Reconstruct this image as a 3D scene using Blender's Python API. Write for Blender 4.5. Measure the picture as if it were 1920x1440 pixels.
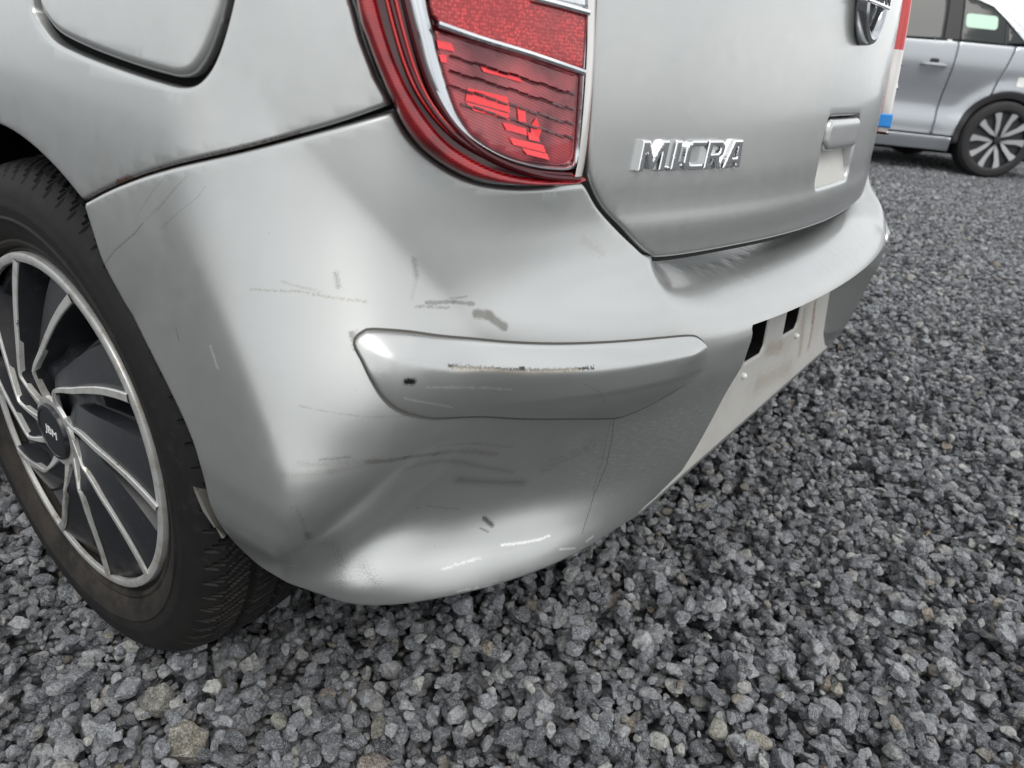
import bpy, bmesh, math, random
import numpy as np
from mathutils import Vector, Matrix, Euler
from mathutils.geometry import delaunay_2d_cdt

random.seed(7); RNG = np.random.default_rng(11)
for o in list(bpy.data.objects): bpy.data.objects.remove(o)
scene = bpy.context.scene
COL = scene.collection

# ------------------------------------------------------------------ camera
CAM = np.array([-1.123, -.232, .756]); YAW, PITCH, ROLL, FPX = .963, .439, -.104, 1374.1
def _R(yaw, pitch, roll):
    f = np.array([np.sin(yaw)*np.cos(pitch), np.cos(yaw)*np.cos(pitch), -np.sin(pitch)])
    r = np.array([np.cos(yaw), -np.sin(yaw), 0]); d = np.cross(f, r)
    return np.stack([r*np.cos(roll)+d*np.sin(roll), -r*np.sin(roll)+d*np.cos(roll), f])
CR = _R(YAW, PITCH, ROLL)
cam_d = bpy.data.cameras.new('camera'); cam = bpy.data.objects.new('camera', cam_d); COL.objects.link(cam)
cam.matrix_world = Matrix(((CR[0][0], -CR[1][0], -CR[2][0], CAM[0]), (CR[0][1], -CR[1][1], -CR[2][1], CAM[1]),
                           (CR[0][2], -CR[1][2], -CR[2][2], CAM[2]), (0, 0, 0, 1)))
cam_d.sensor_width = 36; cam_d.lens = 36*FPX/1920; cam_d.clip_start = .02; cam_d.clip_end = 3000
cam_d.dof.use_dof = True; cam_d.dof.focus_distance = .82; cam_d.dof.aperture_fstop = 8.0
scene.camera = cam

# ------------------------------------------------------------------ world, sun, exposure
SUN_EL, SUN_AZ = math.radians(54), math.radians(212)     # azimuth from +Y clockwise: where the sun stands
world = bpy.data.worlds.new('World'); scene.world = world; world.use_nodes = True
nt = world.node_tree; nt.nodes.clear()
wo = nt.nodes.new('ShaderNodeOutputWorld'); bg = nt.nodes.new('ShaderNodeBackground')
sky = nt.nodes.new('ShaderNodeTexSky'); sky.sky_type = 'NISHITA'; sky.sun_disc = False
sky.sun_elevation = SUN_EL; sky.sun_rotation = SUN_AZ; sky.dust_density = 4; sky.air_density = 1.2; sky.ozone_density = 1
tc = nt.nodes.new('ShaderNodeTexCoord'); mp = nt.nodes.new('ShaderNodeMapping'); mp.inputs['Scale'].default_value = (1, 1, 2.2)
cl = nt.nodes.new('ShaderNodeTexNoise'); cl.inputs['Scale'].default_value = 1.9; cl.inputs['Detail'].default_value = 7; cl.inputs['Roughness'].default_value = .58
cr = nt.nodes.new('ShaderNodeValToRGB'); cr.color_ramp.elements[0].position = .30; cr.color_ramp.elements[1].position = .68
cr.color_ramp.elements[0].color = (6.2, 6.6, 7.1, 1); cr.color_ramp.elements[1].color = (13.5, 13.5, 13.4, 1)
mx = nt.nodes.new('ShaderNodeMix'); mx.data_type = 'RGBA'; mx.inputs['Factor'].default_value = .86
nt.links.new(tc.outputs['Generated'], mp.inputs['Vector']); nt.links.new(mp.outputs[0], cl.inputs['Vector'])
nt.links.new(cl.outputs['Fac'], cr.inputs['Fac']); nt.links.new(sky.outputs[0], mx.inputs['A']); nt.links.new(cr.outputs[0], mx.inputs['B'])
nt.links.new(mx.outputs['Result'], bg.inputs['Color']); bg.inputs['Strength'].default_value = .10
nt.links.new(bg.outputs[0], wo.inputs['Surface'])
sun_d = bpy.data.lights.new('sun', 'SUN'); sun_d.energy = 1.25; sun_d.angle = math.radians(28); sun_d.color = (1, .97, .92)
sun = bpy.data.objects.new('sun', sun_d); COL.objects.link(sun)
sd = Vector((math.sin(SUN_AZ)*math.cos(SUN_EL), math.cos(SUN_AZ)*math.cos(SUN_EL), math.sin(SUN_EL)))
sun.rotation_euler = (-sd).to_track_quat('-Z', 'Y').to_euler()
scene.view_settings.view_transform = 'Standard'; scene.view_settings.look = 'None'
scene.view_settings.exposure = .42; scene.view_settings.gamma = 1; scene.view_settings.use_curve_mapping = False
scene.render.engine = 'CYCLES'; scene.cycles.max_bounces = 5; scene.cycles.diffuse_bounces = 2; scene.cycles.glossy_bounces = 3; scene.cycles.transmission_bounces = 2

# ------------------------------------------------------------------ projection helpers (photo pixels, 1920 x 1440)
def ray(pp):
    pp = np.atleast_2d(np.array(pp, float))
    return np.stack([(pp[:, 0]-960)/FPX, (pp[:, 1]-720)/FPX, np.ones(len(pp))], 1) @ CR
def on_plane_z(pp, z=0.0):
    D = ray(pp); t = (z-CAM[2])/D[:, 2]; return CAM+D*t[:, None]
def on_plane_x(pp, x):
    D = ray(pp); t = (x-CAM[0])/D[:, 0]; return CAM+D*t[:, None]
def sstep(a, b, x):
    t = np.clip((np.asarray(x, float)-a)/(b-a), 0, 1); return t*t*(3-2*t)
def hermite(xs, ys):
    xs = np.array(xs, float); ys = np.array(ys, float); h = np.diff(xs); d = np.diff(ys)/h
    m = np.zeros(len(xs)); m[0] = d[0]; m[-1] = d[-1]
    for i in range(1, len(xs)-1): m[i] = (h[i]*d[i-1]+h[i-1]*d[i])/(h[i]+h[i-1])
    def f(x):
        x = np.asarray(x, float); i = np.clip(np.searchsorted(xs, x)-1, 0, len(xs)-2)
        t = np.clip((x-xs[i])/h[i], 0, 1); t2 = t*t; t3 = t2*t
        return (2*t3-3*t2+1)*ys[i]+(t3-2*t2+t)*h[i]*m[i]+(-2*t3+3*t2)*ys[i+1]+(t3-t2)*h[i]*m[i+1]
    return f

# ------------------------------------------------------------------ the hatchback's skin: plan curve + offset profile
HALF = [(0, -.028), (.15, -.023), (.30, -.007), (.42, .017), (.52, .048), (.60, .083), (.675, .124), (.742, .180), (.790, .252), (.815, .33),
        (.826, .41), (.832, .50), (.834, .60), (.834, .80), (.834, 1.2), (.834, 1.8), (.834, 2.4), (.832, 2.9), (.822, 3.15), (.78, 3.38),
        (.70, 3.54), (.58, 3.65), (.42, 3.72), (.22, 3.755), (0, 3.765)]
def _plan():
    p = np.array(HALF); t = np.concatenate([[0], np.cumsum(np.hypot(*np.diff(p, axis=0).T))])
    q = np.vstack([p[1]*[-1, 1], p, p[-2]*[-1, 1]]); tt = np.concatenate([[-t[1]], t, [2*t[-1]-t[-2]]])
    fx = hermite(tt, q[:, 0]); fy = hermite(tt, q[:, 1]); n = int(t[-1]/.0004)
    u = np.linspace(0, t[-1], n); x = fx(u); y = fy(u); w = 90
    k = np.hanning(2*w+1); k /= k.sum()
    xe = np.concatenate([-x[1:w+1][::-1], x, -x[-w-1:-1][::-1]]); ye = np.concatenate([y[1:w+1][::-1], y, y[-w-1:-1][::-1]])
    x = np.convolve(xe, k, 'valid'); y = np.convolve(ye, k, 'valid')
    return np.concatenate([[0], np.cumsum(np.hypot(np.diff(x), np.diff(y)))]), x, y
_S, _X, _Y = _plan()
S_ = np.concatenate([-_S[1:][::-1], _S]); X_ = np.concatenate([-_X[1:][::-1], _X]); Y_ = np.concatenate([_Y[1:][::-1], _Y])
_tx = np.gradient(X_, S_); _ty = np.gradient(Y_, S_); SEND = S_[-1]
def plan(s):
    x = np.interp(s, S_, X_); y = np.interp(s, S_, Y_); tx = np.interp(s, S_, _tx); ty = np.interp(s, S_, _ty)
    n = np.hypot(tx, ty); return x, y, ty/n, -tx/n
_ci = np.where(np.abs(S_) < 2.0)[0][::30]
def plan_inv(x, y):
    P = np.stack([x, y], -1); out = np.empty(len(P)); C = np.stack([X_[_ci], Y_[_ci]], 1)
    for a in range(0, len(P), 8000):
        out[a:a+8000] = S_[_ci][((P[a:a+8000, None, :]-C[None])**2).sum(-1).argmin(1)]
    s = out
    for _ in range(3):
        px, py, nx, ny = plan(s); s = s+((x-px)*(-ny)+(y-py)*nx)
    px, py, nx, ny = plan(s); return s, (x-px)*nx+(y-py)*ny
def s_of_y(y): return -float(np.interp(y, Y_[S_ >= 0][(S_[S_ >= 0] < 3.8)], S_[S_ >= 0][(S_[S_ >= 0] < 3.8)]))   # left side

HUB = np.array([-.821, .593, .304])
_L = hermite([.15, .185, .21, .232, .255, .28, .31, .345, .39, .43, .47, .50, .55, .62, .70, .80, .95, 1.1, 1.42, 1.5],
             [-.09, -.042, -.020, -.013, -.018, -.031, -.043, -.040, -.027, -.013, -.003, 0, -.001, -.007, -.015, -.027, -.052, -.095, -.20, -.24])
_LC = hermite([.15, .20, .235, .262, .29, .40, .50], [-.125, -.078, -.050, -.038, -.029, -.009, 0])
_U = hermite([.40, .47, .50, .53, .56, .60, .65, .72, .80, .90, .98, 1.1, 1.42, 1.5],
             [0, 0, -.004, -.018, -.046, -.062, -.067, -.072, -.079, -.091, -.105, -.14, -.27, -.33])
_SH = hermite([.42, .46, .482, .495, .506, .516, .523, .529, .534, .540, .60], [0, 0, -.001, -.006, -.015, -.029, -.045, -.065, -.09, -.135, -.16])
def e_body(s, z):
    s = np.asarray(s, float); z = np.asarray(z, float)+0*s
    a = np.abs(s); w = 1-sstep(.46, .82, a); front = sstep(3.2, 4.2, a)
    cw = 1-sstep(.34, .62, a); lo = np.where(z < .5, _L(z)*(1-cw)*(1-.25*sstep(.78, .95, a)*(z > .25))+_LC(z)*cw, _L(z)); rear = np.where(z > .46, _U(z), lo*(1-sstep(.40, .50, z))+_U(z))
    d = lo*(1-w)+w*rear
    # wheel-arch flares (rear and front)
    x, y, nx, ny = plan(s)
    for hy in (HUB[1], HUB[1]+2.45):
        r = np.hypot(y-hy, z-HUB[2]); side = np.abs(nx) > .35
        dp = np.where(side, (.836-.115*np.clip(z-.40, 0, .5)-np.abs(x))/np.maximum(np.abs(nx), .35), 0)
        r0 = .398-.045*(1-sstep(.27, .44, z)); re_ = r0+.095+.030*sstep(.36, .52, z)
        k = np.where(r < r0, 1-.06*np.exp(-np.abs(r-r0)/.012), np.clip((re_-r)/(re_-r0), 0, 1)**1.6*(1-.06*np.exp(-np.abs(r-r0)/.012)))
        k = k*sstep(.21, .37, z)*(1-sstep(-.01, .10, r-r0)*(1-sstep(.31, .50, z)))
        d = np.where(side, d+(dp-d)*k*(d < dp)*sstep(.38, .74, np.abs(nx)), d)
    return d
def e_bumper(s, z):
    s = np.asarray(s, float); z = np.asarray(z, float)+0*s
    d = e_body(s, z); a = np.abs(s); ws = 1-sstep(.345, .485, a)
    d = d+ws*np.where(z > .42, _SH(z)-np.where(z > .42, d, 0), 0)*sstep(.42, .47, z)
    d = d+.009*np.exp(-((s+.795)/.040)**2-((z-.262)/.028)**2)-.005*np.exp(-((s+.70)/.05)**2-((z-.275)/.035)**2)      # knocked lower corner
    # number-plate recess: a flat face set back under the overhang, between slanting side walls
    x, y0, nx, ny = plan(s)
    sl = np.interp(z, RZ, RS); side = np.clip((s-sl)/.009, 0, 1)*np.clip((-sl-s)/.045, 0, 1)
    yf = .052+(z-.25)*.06+8*np.clip(.262-z, 0, .1)**2; fl = np.where(np.abs(ny) > .5, (yf-y0)/np.where(np.abs(ny) > .5, ny, 1), d)
    top = 1-np.clip((z-.484)/.007, 0, 1)
    return d+(np.minimum(fl, d)-d)*top*side
RZ, RS = [.245, .27, .30, .44, .49], [-.46, -.405, -.372, -.338, -.330]
def surf(s, z, e, off=0):
    x, y, nx, ny = plan(s); d = e(s, z)+off
    return np.stack([x+nx*d, y+ny*d, z+0*s], -1)
def hit(pp, e, extra=0.0):
    """pixel rays -> (s, z) on the skin"""
    D = ray(pp); D /= np.linalg.norm(D, axis=1)[:, None]; T = np.linspace(.3, 2.4, 260); n = len(D)
    q = (CAM+D[:, None, :]*T[None, :, None]).reshape(-1, 3)
    s, d = plan_inv(q[:, 0], q[:, 1]); g = (d-e(s, q[:, 2])-extra).reshape(n, -1); A = np.full(n, T[0]); B = np.full(n, T[-1])
    for i in range(n):
        k = np.where((g[i, :-1] > 0) & (g[i, 1:] <= 0))[0]
        k = k[0] if len(k) else g[i].argmin()
        A[i], B[i] = T[k], T[min(k+1, 259)]
    for _ in range(22):
        m = (A+B)/2; p = CAM+D*m[:, None]; s, d = plan_inv(p[:, 0], p[:, 1]); out = d-e(s, p[:, 2])-extra > 0
        A = np.where(out, m, A); B = np.where(out, B, m)
    return np.stack([s, p[:, 2]], 1)

# ------------------------------------------------------------------ object helpers
def tag(o, label=None, cat=None, group=None, kind=None):
    if label: o['label'] = label
    if cat: o['category'] = cat
    if group: o['group'] = group
    if kind: o['kind'] = kind
    return o
def empty(name, loc=(0, 0, 0), rz=0):
    o = bpy.data.objects.new(name, None); COL.objects.link(o); o.location = loc; o.rotation_euler = (0, 0, rz); o.empty_display_size = .1; return o
def mesh_obj(name, verts, faces, mat, parent=None, smooth=True, sharp=35, uv=None, mats=None, fmat=None):
    me = bpy.data.meshes.new(name); me.from_pydata([tuple(map(float, v)) for v in verts], [], [tuple(map(int, f)) for f in faces])
    if mats:
        for m in mats: me.materials.append(m)
        if fmat is not None: me.polygons.foreach_set('material_index', np.asarray(fmat, dtype=np.int32))
    else: me.materials.append(mat)
    me.update()
    if smooth:
        me.polygons.foreach_set('use_smooth', [True]*len(me.polygons))
        if sharp: me.set_sharp_from_angle(angle=math.radians(sharp))
    if uv is not None:
        l = me.uv_layers.new(name='UVMap'); vi = np.empty(len(me.loops), dtype=np.int32); me.loops.foreach_get('vertex_index', vi)
        l.data.foreach_set('uv', np.asarray(uv, float)[vi].ravel())
    o = bpy.data.objects.new(name, me); COL.objects.link(o)
    if parent: o.parent = parent
    return o
def resample(poly, step, closed=True):
    p = np.array(poly, float); q = []
    n = len(p)
    for i in range(n if closed else n-1):
        a, b = p[i], p[(i+1) % n]; k = max(1, int(math.ceil(np.hypot(*(b-a))/step)))
        for j in range(k): q.append(a+(b-a)*j/k)
    if not closed: q.append(p[-1])
    return np.array(q)
def smooth_poly(pts, step=.004, closed=False):
    """Catmull-Rom through points"""
    p = np.array(pts, float); n = len(p); out = []
    for i in range(n if closed else n-1):
        if closed: a, b, c, d = p[(i-1) % n], p[i], p[(i+1) % n], p[(i+2) % n]
        else: a, b, c, d = p[max(i-1, 0)], p[i], p[i+1], p[min(i+2, n-1)]
        k = max(2, int(np.hypot(*(c-b))/step))
        for j in range(k):
            t = j/k; out.append(.5*((2*b)+(-a+c)*t+(2*a-5*b+4*c-d)*t*t+(-a+3*b-3*c+d)*t**3))
    if not closed: out.append(p[-1])
    return np.array(out)
def inside(P, poly):
    x, y = P[:, 0], P[:, 1]; r = np.zeros(len(P), bool); q = np.roll(poly, -1, 0)
    for (x1, y1), (x2, y2) in zip(poly, q):
        if y1 == y2: continue
        r ^= ((y1 > y) != (y2 > y)) & (x < (x2-x1)*(y-y1)/(y2-y1)+x1)
    return r
def dist_poly(P, polys):
    out = np.full(len(P), 9.0)
    for poly in polys:
        a = poly; b = np.roll(poly, -1, 0)
        for i in range(0, len(P), 3000):
            p = P[i:i+3000, None, :]; ab = (b-a)[None]; L = (ab**2).sum(-1)+1e-15
            h = np.clip(((p-a[None])*ab).sum(-1)/L, 0, 1)
            out[i:i+3000] = np.minimum(out[i:i+3000], np.sqrt(((p-a[None]-ab*h[..., None])**2).sum(-1)).min(1))
    return out
def area2(p): return ((p[:, 0]*np.roll(p[:, 1], -1))-(np.roll(p[:, 0], -1)*p[:, 1])).sum()/2
def panel(name, poly, fn, mat, parent=None, step=.006, bstep=.004, roll=.004, rdepth=None, hem=.012, holes=(), rows=(), sharp=38, prof=None, dense=None, extra=None, cons=()):
    """skin panel: a 2-D outline filled by a constrained triangulation and lifted by fn(s, z, offset) -> xyz"""
    poly = np.array(poly, float)
    if area2(poly) < 0: poly = poly[::-1]
    loops = [resample(poly, bstep)]
    for h in holes:
        h = np.array(h, float); h = h[::-1] if area2(h) > 0 else h
        loops.append(resample(h, bstep))
    B = np.concatenate(loops); lo, hi = poly.min(0), poly.max(0)
    gx, gy = np.meshgrid(np.arange(lo[0]+step/2, hi[0], step), np.arange(lo[1]+step/2, hi[1], step)); cand = [np.stack([gx.ravel(), gy.ravel()], 1)]
    for (x0, x1, sx, zs) in rows:
        a, b = np.meshgrid(np.arange(x0, x1, sx), np.array(zs)); cand.append(np.stack([a.ravel(), b.ravel()], 1))
    if dense:
        for (x0, x1, y0, y1, st) in dense:
            a, b = np.meshgrid(np.arange(x0, x1, st), np.arange(y0, y1, st)); cand.append(np.stack([a.ravel(), b.ravel()], 1))
    if extra is not None: cand.append(np.array(extra))
    G = np.concatenate(cand); ok = inside(G, loops[0])
    for l in loops[1:]: ok &= ~inside(G, l)
    G = G[ok]; d = dist_poly(G, loops); G = G[d > max(roll*1.05, bstep*.6)]
    rings = []
    if roll > 0:
        for fr in (.15, .4, .7, 1.0):
            for l in loops:
                t = np.roll(l, -1, 0)-np.roll(l, 1, 0); t /= np.linalg.norm(t, axis=1)[:, None]+1e-12
                q = l+np.stack([-t[:, 1], t[:, 0]], 1)*roll*fr; dd = dist_poly(q, loops)
                rings.append(q[(dd > roll*fr*.9) & inside(q, loops[0])])
    CL = [resample(np.array(q, float), .006, False) for q in cons]
    if CL:
        dc = np.full(len(G), 9.)
        for q in CL: dc = np.minimum(dc, np.sqrt(((G[:, None]-q[None])**2).sum(-1)).min(1))
        G = G[dc > .0011]
    V = np.concatenate([B]+CL+rings+[G])
    edges = []; k = 0
    for l in loops:
        n = len(l); edges += [(k+i, k+(i+1) % n) for i in range(n)]; k += n
    for q in CL: edges += [(k+i, k+i+1) for i in range(len(q)-1)]; k += len(q)
    vo, _, fo, _, _, _ = delaunay_2d_cdt([Vector(v) for v in V], edges, [], 0, 1e-6)
    V2 = np.array([tuple(v) for v in vo]); F = np.array([f for f in fo if len(f) == 3], dtype=int)
    c = V2[F].mean(1); ok = inside(c, loops[0])
    for l in loops[1:]: ok &= ~inside(c, l)
    F = F[ok]
    dd = dist_poly(V2, loops); off = np.zeros(len(V2))
    if roll > 0:
        t = np.clip(1-dd/roll, 0, 1); off -= (rdepth or roll*.8)*(1-np.sqrt(np.maximum(0, 1-t*t)))
    if prof is not None: off = off+prof(V2, dd)
    P = fn(V2[:, 0], V2[:, 1], off)
    # orientation: outward
    a, b, c2 = P[F[:, 0]], P[F[:, 1]], P[F[:, 2]]; nrm = np.cross(b-a, c2-a)
    Q = fn(V2[:, 0], V2[:, 1], off+.001)-P
    fl = (nrm*(Q[F].mean(1))).sum(1) < 0
    F[fl] = F[fl][:, ::-1]
    verts = P; faces = [tuple(f) for f in F]; UV = V2
    if hem:
        cnt = {}
        for f in F:
            for i in range(3):
                e = (f[i], f[(i+1) % 3]); cnt[e] = 1
        bed = [e for e in cnt if (e[1], e[0]) not in cnt]
        vs = sorted({v for e in bed for v in e}); idx = {v: len(P)+i for i, v in enumerate(vs)}
        inn = fn(V2[vs, 0], V2[vs, 1], off[vs]-hem)
        verts = np.vstack([P, inn]); UV = np.vstack([V2, V2[vs]])
        faces += [(e[1], e[0], idx[e[0]], idx[e[1]]) for e in bed]
    return mesh_obj(name, verts, faces, mat, parent, True, sharp, UV)
def loft(name, A, B, prof, e, mat, parent, n=160, sharp=40):
    """strip between two curves on the skin; prof = [(across 0..1, height)]"""
    def rs(P):
        P = np.array(P, float); d = np.concatenate([[0], np.cumsum(np.hypot(*np.diff(P, axis=0).T))]); t = np.linspace(0, d[-1], n); return np.stack([np.interp(t, d, P[:, 0]), np.interp(t, d, P[:, 1])], 1)
    A, B = rs(A), rs(B); vs, uv = [], []
    for t, hgt in prof: q = A*(1-t)+B*t; vs.append(surf(q[:, 0], q[:, 1], e, hgt)); uv.append(q)
    vs = np.concatenate(vs); k = len(prof); fs = [(i*n+j, i*n+j+1, (i+1)*n+j+1, (i+1)*n+j) for i in range(k-1) for j in range(n-1)]
    o = mesh_obj(name, vs, fs, mat, parent, True, sharp, np.concatenate(uv))
    c = len(fs)//2; p = o.data.polygons[c]; q = (A[n//2]+B[n//2])/2; x, y, nx, ny = plan(q[0])
    if p.normal.x*nx+p.normal.y*ny < 0: o.data.flip_normals()
    return o
def skin(e, base=0.0): return lambda s, z, off: surf(s, z, e, base+off)
def mirror_copy(o, parent=None):
    c = o.copy(); c.data = o.data.copy(); COL.objects.link(c); n = len(c.data.vertices)
    co = np.empty(n*3); c.data.vertices.foreach_get('co', co); co = co.reshape(-1, 3); co[:, 0] *= -1; c.data.vertices.foreach_set('co', co.ravel())
    c.data.flip_normals(); c.parent = parent if parent else o.parent; return c
def tube(path, rad, seg=10, cap=True):
    p = np.array(path, float); n = len(p); vs = []; fs = []; rad = np.broadcast_to(rad, n)
    up = np.array([0, 0, 1.0])
    for i in range(n):
        t = p[min(i+1, n-1)]-p[max(i-1, 0)]; t /= np.linalg.norm(t)
        a = np.cross(t, up); a = a if np.linalg.norm(a) > .1 else np.cross(t, [1, 0, 0]); a /= np.linalg.norm(a); b = np.cross(t, a)
        for j in range(seg):
            g = 2*math.pi*j/seg; vs.append(p[i]+rad[i]*(a*math.cos(g)+b*math.sin(g)))
    for i in range(n-1):
        for j in range(seg): fs.append((i*seg+j, i*seg+(j+1) % seg, (i+1)*seg+(j+1) % seg, (i+1)*seg+j))
    if cap: fs += [tuple(range(seg))[::-1], tuple(range((n-1)*seg, n*seg))]
    return vs, fs
def box(c, h):
    v = [(c[0]+sx*h[0], c[1]+sy*h[1], c[2]+sz*h[2]) for sx in (-1, 1) for sy in (-1, 1) for sz in (-1, 1)]
    f = [(0, 1, 3, 2), (4, 6, 7, 5), (0, 4, 5, 1), (2, 3, 7, 6), (0, 2, 6, 4), (1, 5, 7, 3)]; return v, f
def text_mesh(body, size=1.0, extrude=.02, bevel=.0, offset=0.0, res=4):
    cu = bpy.data.curves.new('txt', 'FONT'); cu.body = body; cu.size = size; cu.extrude = extrude; cu.bevel_depth = bevel; cu.bevel_resolution = 2
    cu.offset = offset; cu.resolution_u = res
    ob = bpy.data.objects.new('txt', cu); COL.objects.link(ob); dg = bpy.context.evaluated_depsgraph_get()
    me = bpy.data.meshes.new_from_object(ob.evaluated_get(dg)); bpy.data.objects.remove(ob); bpy.data.curves.remove(cu)
    v = np.empty(len(me.vertices)*3); me.vertices.foreach_get('co', v); f = [tuple(p.vertices) for p in me.polygons]; bpy.data.meshes.remove(me)
    return v.reshape(-1, 3), f

# ------------------------------------------------------------------ materials
def mat_new(name):
    m = bpy.data.materials.new(name); m.use_nodes = True; n = m.node_tree; b = n.nodes['Principled BSDF']; return m, n, b
def simple(name, col, rough=.5, metal=0, coat=0, coat_r=.05, spec=.5):
    m, n, b = mat_new(name); b.inputs['Base Color'].default_value = (*col, 1); b.inputs['Roughness'].default_value = rough; b.inputs['Metallic'].default_value = metal
    b.inputs['Coat Weight'].default_value = coat; b.inputs['Coat Roughness'].default_value = coat_r; b.inputs['Specular IOR Level'].default_value = spec
    return m
def node(n, t, **kw):
    x = n.nodes.new(t)
    for k, v in kw.items():
        if k in x.inputs: x.inputs[k].default_value = v
        else: setattr(x, k, v)
    return x
def link(n, a, b): n.links.new(a, b)
def mixc(n, fac, a, b, blend='MIX'):
    x = n.nodes.new('ShaderNodeMix'); x.data_type = 'RGBA'; x.blend_type = blend
    for sock, val in ((x.inputs[0], fac), (x.inputs[6], a), (x.inputs[7], b)):
        if isinstance(val, (int, float)): sock.default_value = val
        elif isinstance(val, tuple): sock.default_value = (*val, 1) if len(val) == 3 else val
        else: n.links.new(val, sock)
    return x.outputs[2]
def math_n(n, op, a, b=None, c=None, clamp=False):
    x = n.nodes.new('ShaderNodeMath'); x.operation = op; x.use_clamp = clamp
    for i, v in enumerate((a, b, c)):
        if v is None: continue
        if isinstance(v, (int, float)): x.inputs[i].default_value = v
        else: n.links.new(v, x.inputs[i])
    return x.outputs[0]
def ramp(n, fac, stops):
    x = n.nodes.new('ShaderNodeValToRGB'); r = x.color_ramp
    while len(r.elements) < len(stops): r.elements.new(.5)
    for e, (p, c) in zip(r.elements, stops): e.position = p; e.color = (*c, 1) if len(c) == 3 else c
    n.links.new(fac, x.inputs['Fac']); return x.outputs['Color']
def noise(n, vec, scale, detail=4, rough=.55, lac=2.0):
    x = n.nodes.new('ShaderNodeTexNoise'); x.inputs['Scale'].default_value = scale; x.inputs['Detail'].default_value = detail; x.inputs['Roughness'].default_value = rough
    x.inputs['Lacunarity'].default_value = lac
    if vec is not None: n.links.new(vec, x.inputs['Vector'])
    return x.outputs['Fac']

# a reusable group: soft distance to a stroke a-b in surface metres, broken up by noise
def make_stroke_group():
    g = bpy.data.node_groups.new('stroke', 'ShaderNodeTree'); I = g.interface
    for nm, tp in (('P', 'NodeSocketVector'), ('A', 'NodeSocketVector'), ('BA', 'NodeSocketVector'), ('Inv', 'NodeSocketFloat'), ('Width', 'NodeSocketFloat'), ('Noise', 'NodeSocketFloat'), ('Break', 'NodeSocketFloat')):
        I.new_socket(nm, in_out='INPUT', socket_type=tp)
    I.new_socket('Fac', in_out='OUTPUT', socket_type='NodeSocketFloat'); I.new_socket('Next', in_out='OUTPUT', socket_type='NodeSocketVector')
    i = g.nodes.new('NodeGroupInput'); o = g.nodes.new('NodeGroupOutput')
    def vm(op, a, b=None):
        x = g.nodes.new('ShaderNodeVectorMath'); x.operation = op; g.links.new(a, x.inputs[0])
        if b is not None: g.links.new(b, x.inputs[1])
        return x
    pa = vm('SUBTRACT', i.outputs['P'], i.outputs['A']).outputs[0]
    h = math_n(g, 'MULTIPLY', vm('DOT_PRODUCT', pa, i.outputs['BA']).outputs['Value'], i.outputs['Inv'], clamp=True)
    sc = g.nodes.new('ShaderNodeVectorMath'); sc.operation = 'SCALE'; g.links.new(i.outputs['BA'], sc.inputs[0]); g.links.new(h, sc.inputs['Scale'])
    d = vm('LENGTH', vm('SUBTRACT', pa, sc.outputs[0]).outputs[0]).outputs['Value']
    base = math_n(g, 'SUBTRACT', 1, math_n(g, 'DIVIDE', d, i.outputs['Width']))
    w = math_n(g, 'SUBTRACT', math_n(g, 'MULTIPLY', base, 1.0), math_n(g, 'MULTIPLY', math_n(g, 'SUBTRACT', i.outputs['Noise'], .38), i.outputs['Break']))
    fac = math_n(g, 'MULTIPLY', w, 2.2, clamp=True); g.links.new(fac, o.inputs['Fac'])
    # the strokes are evaluated one after another (keeps the shader stack small)
    q = g.nodes.new('ShaderNodeVectorMath'); q.operation = 'MULTIPLY_ADD'; g.links.new(fac, q.inputs[0]); q.inputs[1].default_value = (1e-9,)*3; g.links.new(i.outputs['P'], q.inputs[2]); g.links.new(q.outputs[0], o.inputs['Next'])
    return g
STROKE = make_stroke_group()
def strokes_into(n, uv, col, marks):
    """marks: (a(s,z), b(s,z), width m, colour, strength, break, noise scale)"""
    if not marks: return col
    ns = {k: noise(n, uv, k, 6, .68) for k in (180, 420, 900)}; P = uv
    for a, b, w, c, st, br, sc in marks:
        x = n.nodes.new('ShaderNodeGroup'); x.node_tree = STROKE; link(n, P, x.inputs['P'])
        ba = (b[0]-a[0], b[1]-a[1]); x.inputs['A'].default_value = (*a, 0); x.inputs['BA'].default_value = (*ba, 0)
        x.inputs['Inv'].default_value = 1/(ba[0]**2+ba[1]**2+1e-9); x.inputs['Width'].default_value = w; x.inputs['Break'].default_value = br*2.3
        link(n, ns[min(ns, key=lambda k: abs(math.log(k/sc)))], x.inputs['Noise'])
        col = mixc(n, math_n(n, 'MULTIPLY', x.outputs['Fac'], st), col, c)
        # order the mixes too: the next stroke starts from this one
        q = n.nodes.new('ShaderNodeVectorMath'); q.operation = 'MULTIPLY_ADD'; link(n, col, q.inputs[0]); q.inputs[1].default_value = (1e-9,)*3; link(n, x.outputs['Next'], q.inputs[2]); P = q.outputs[0]
    return col
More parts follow.
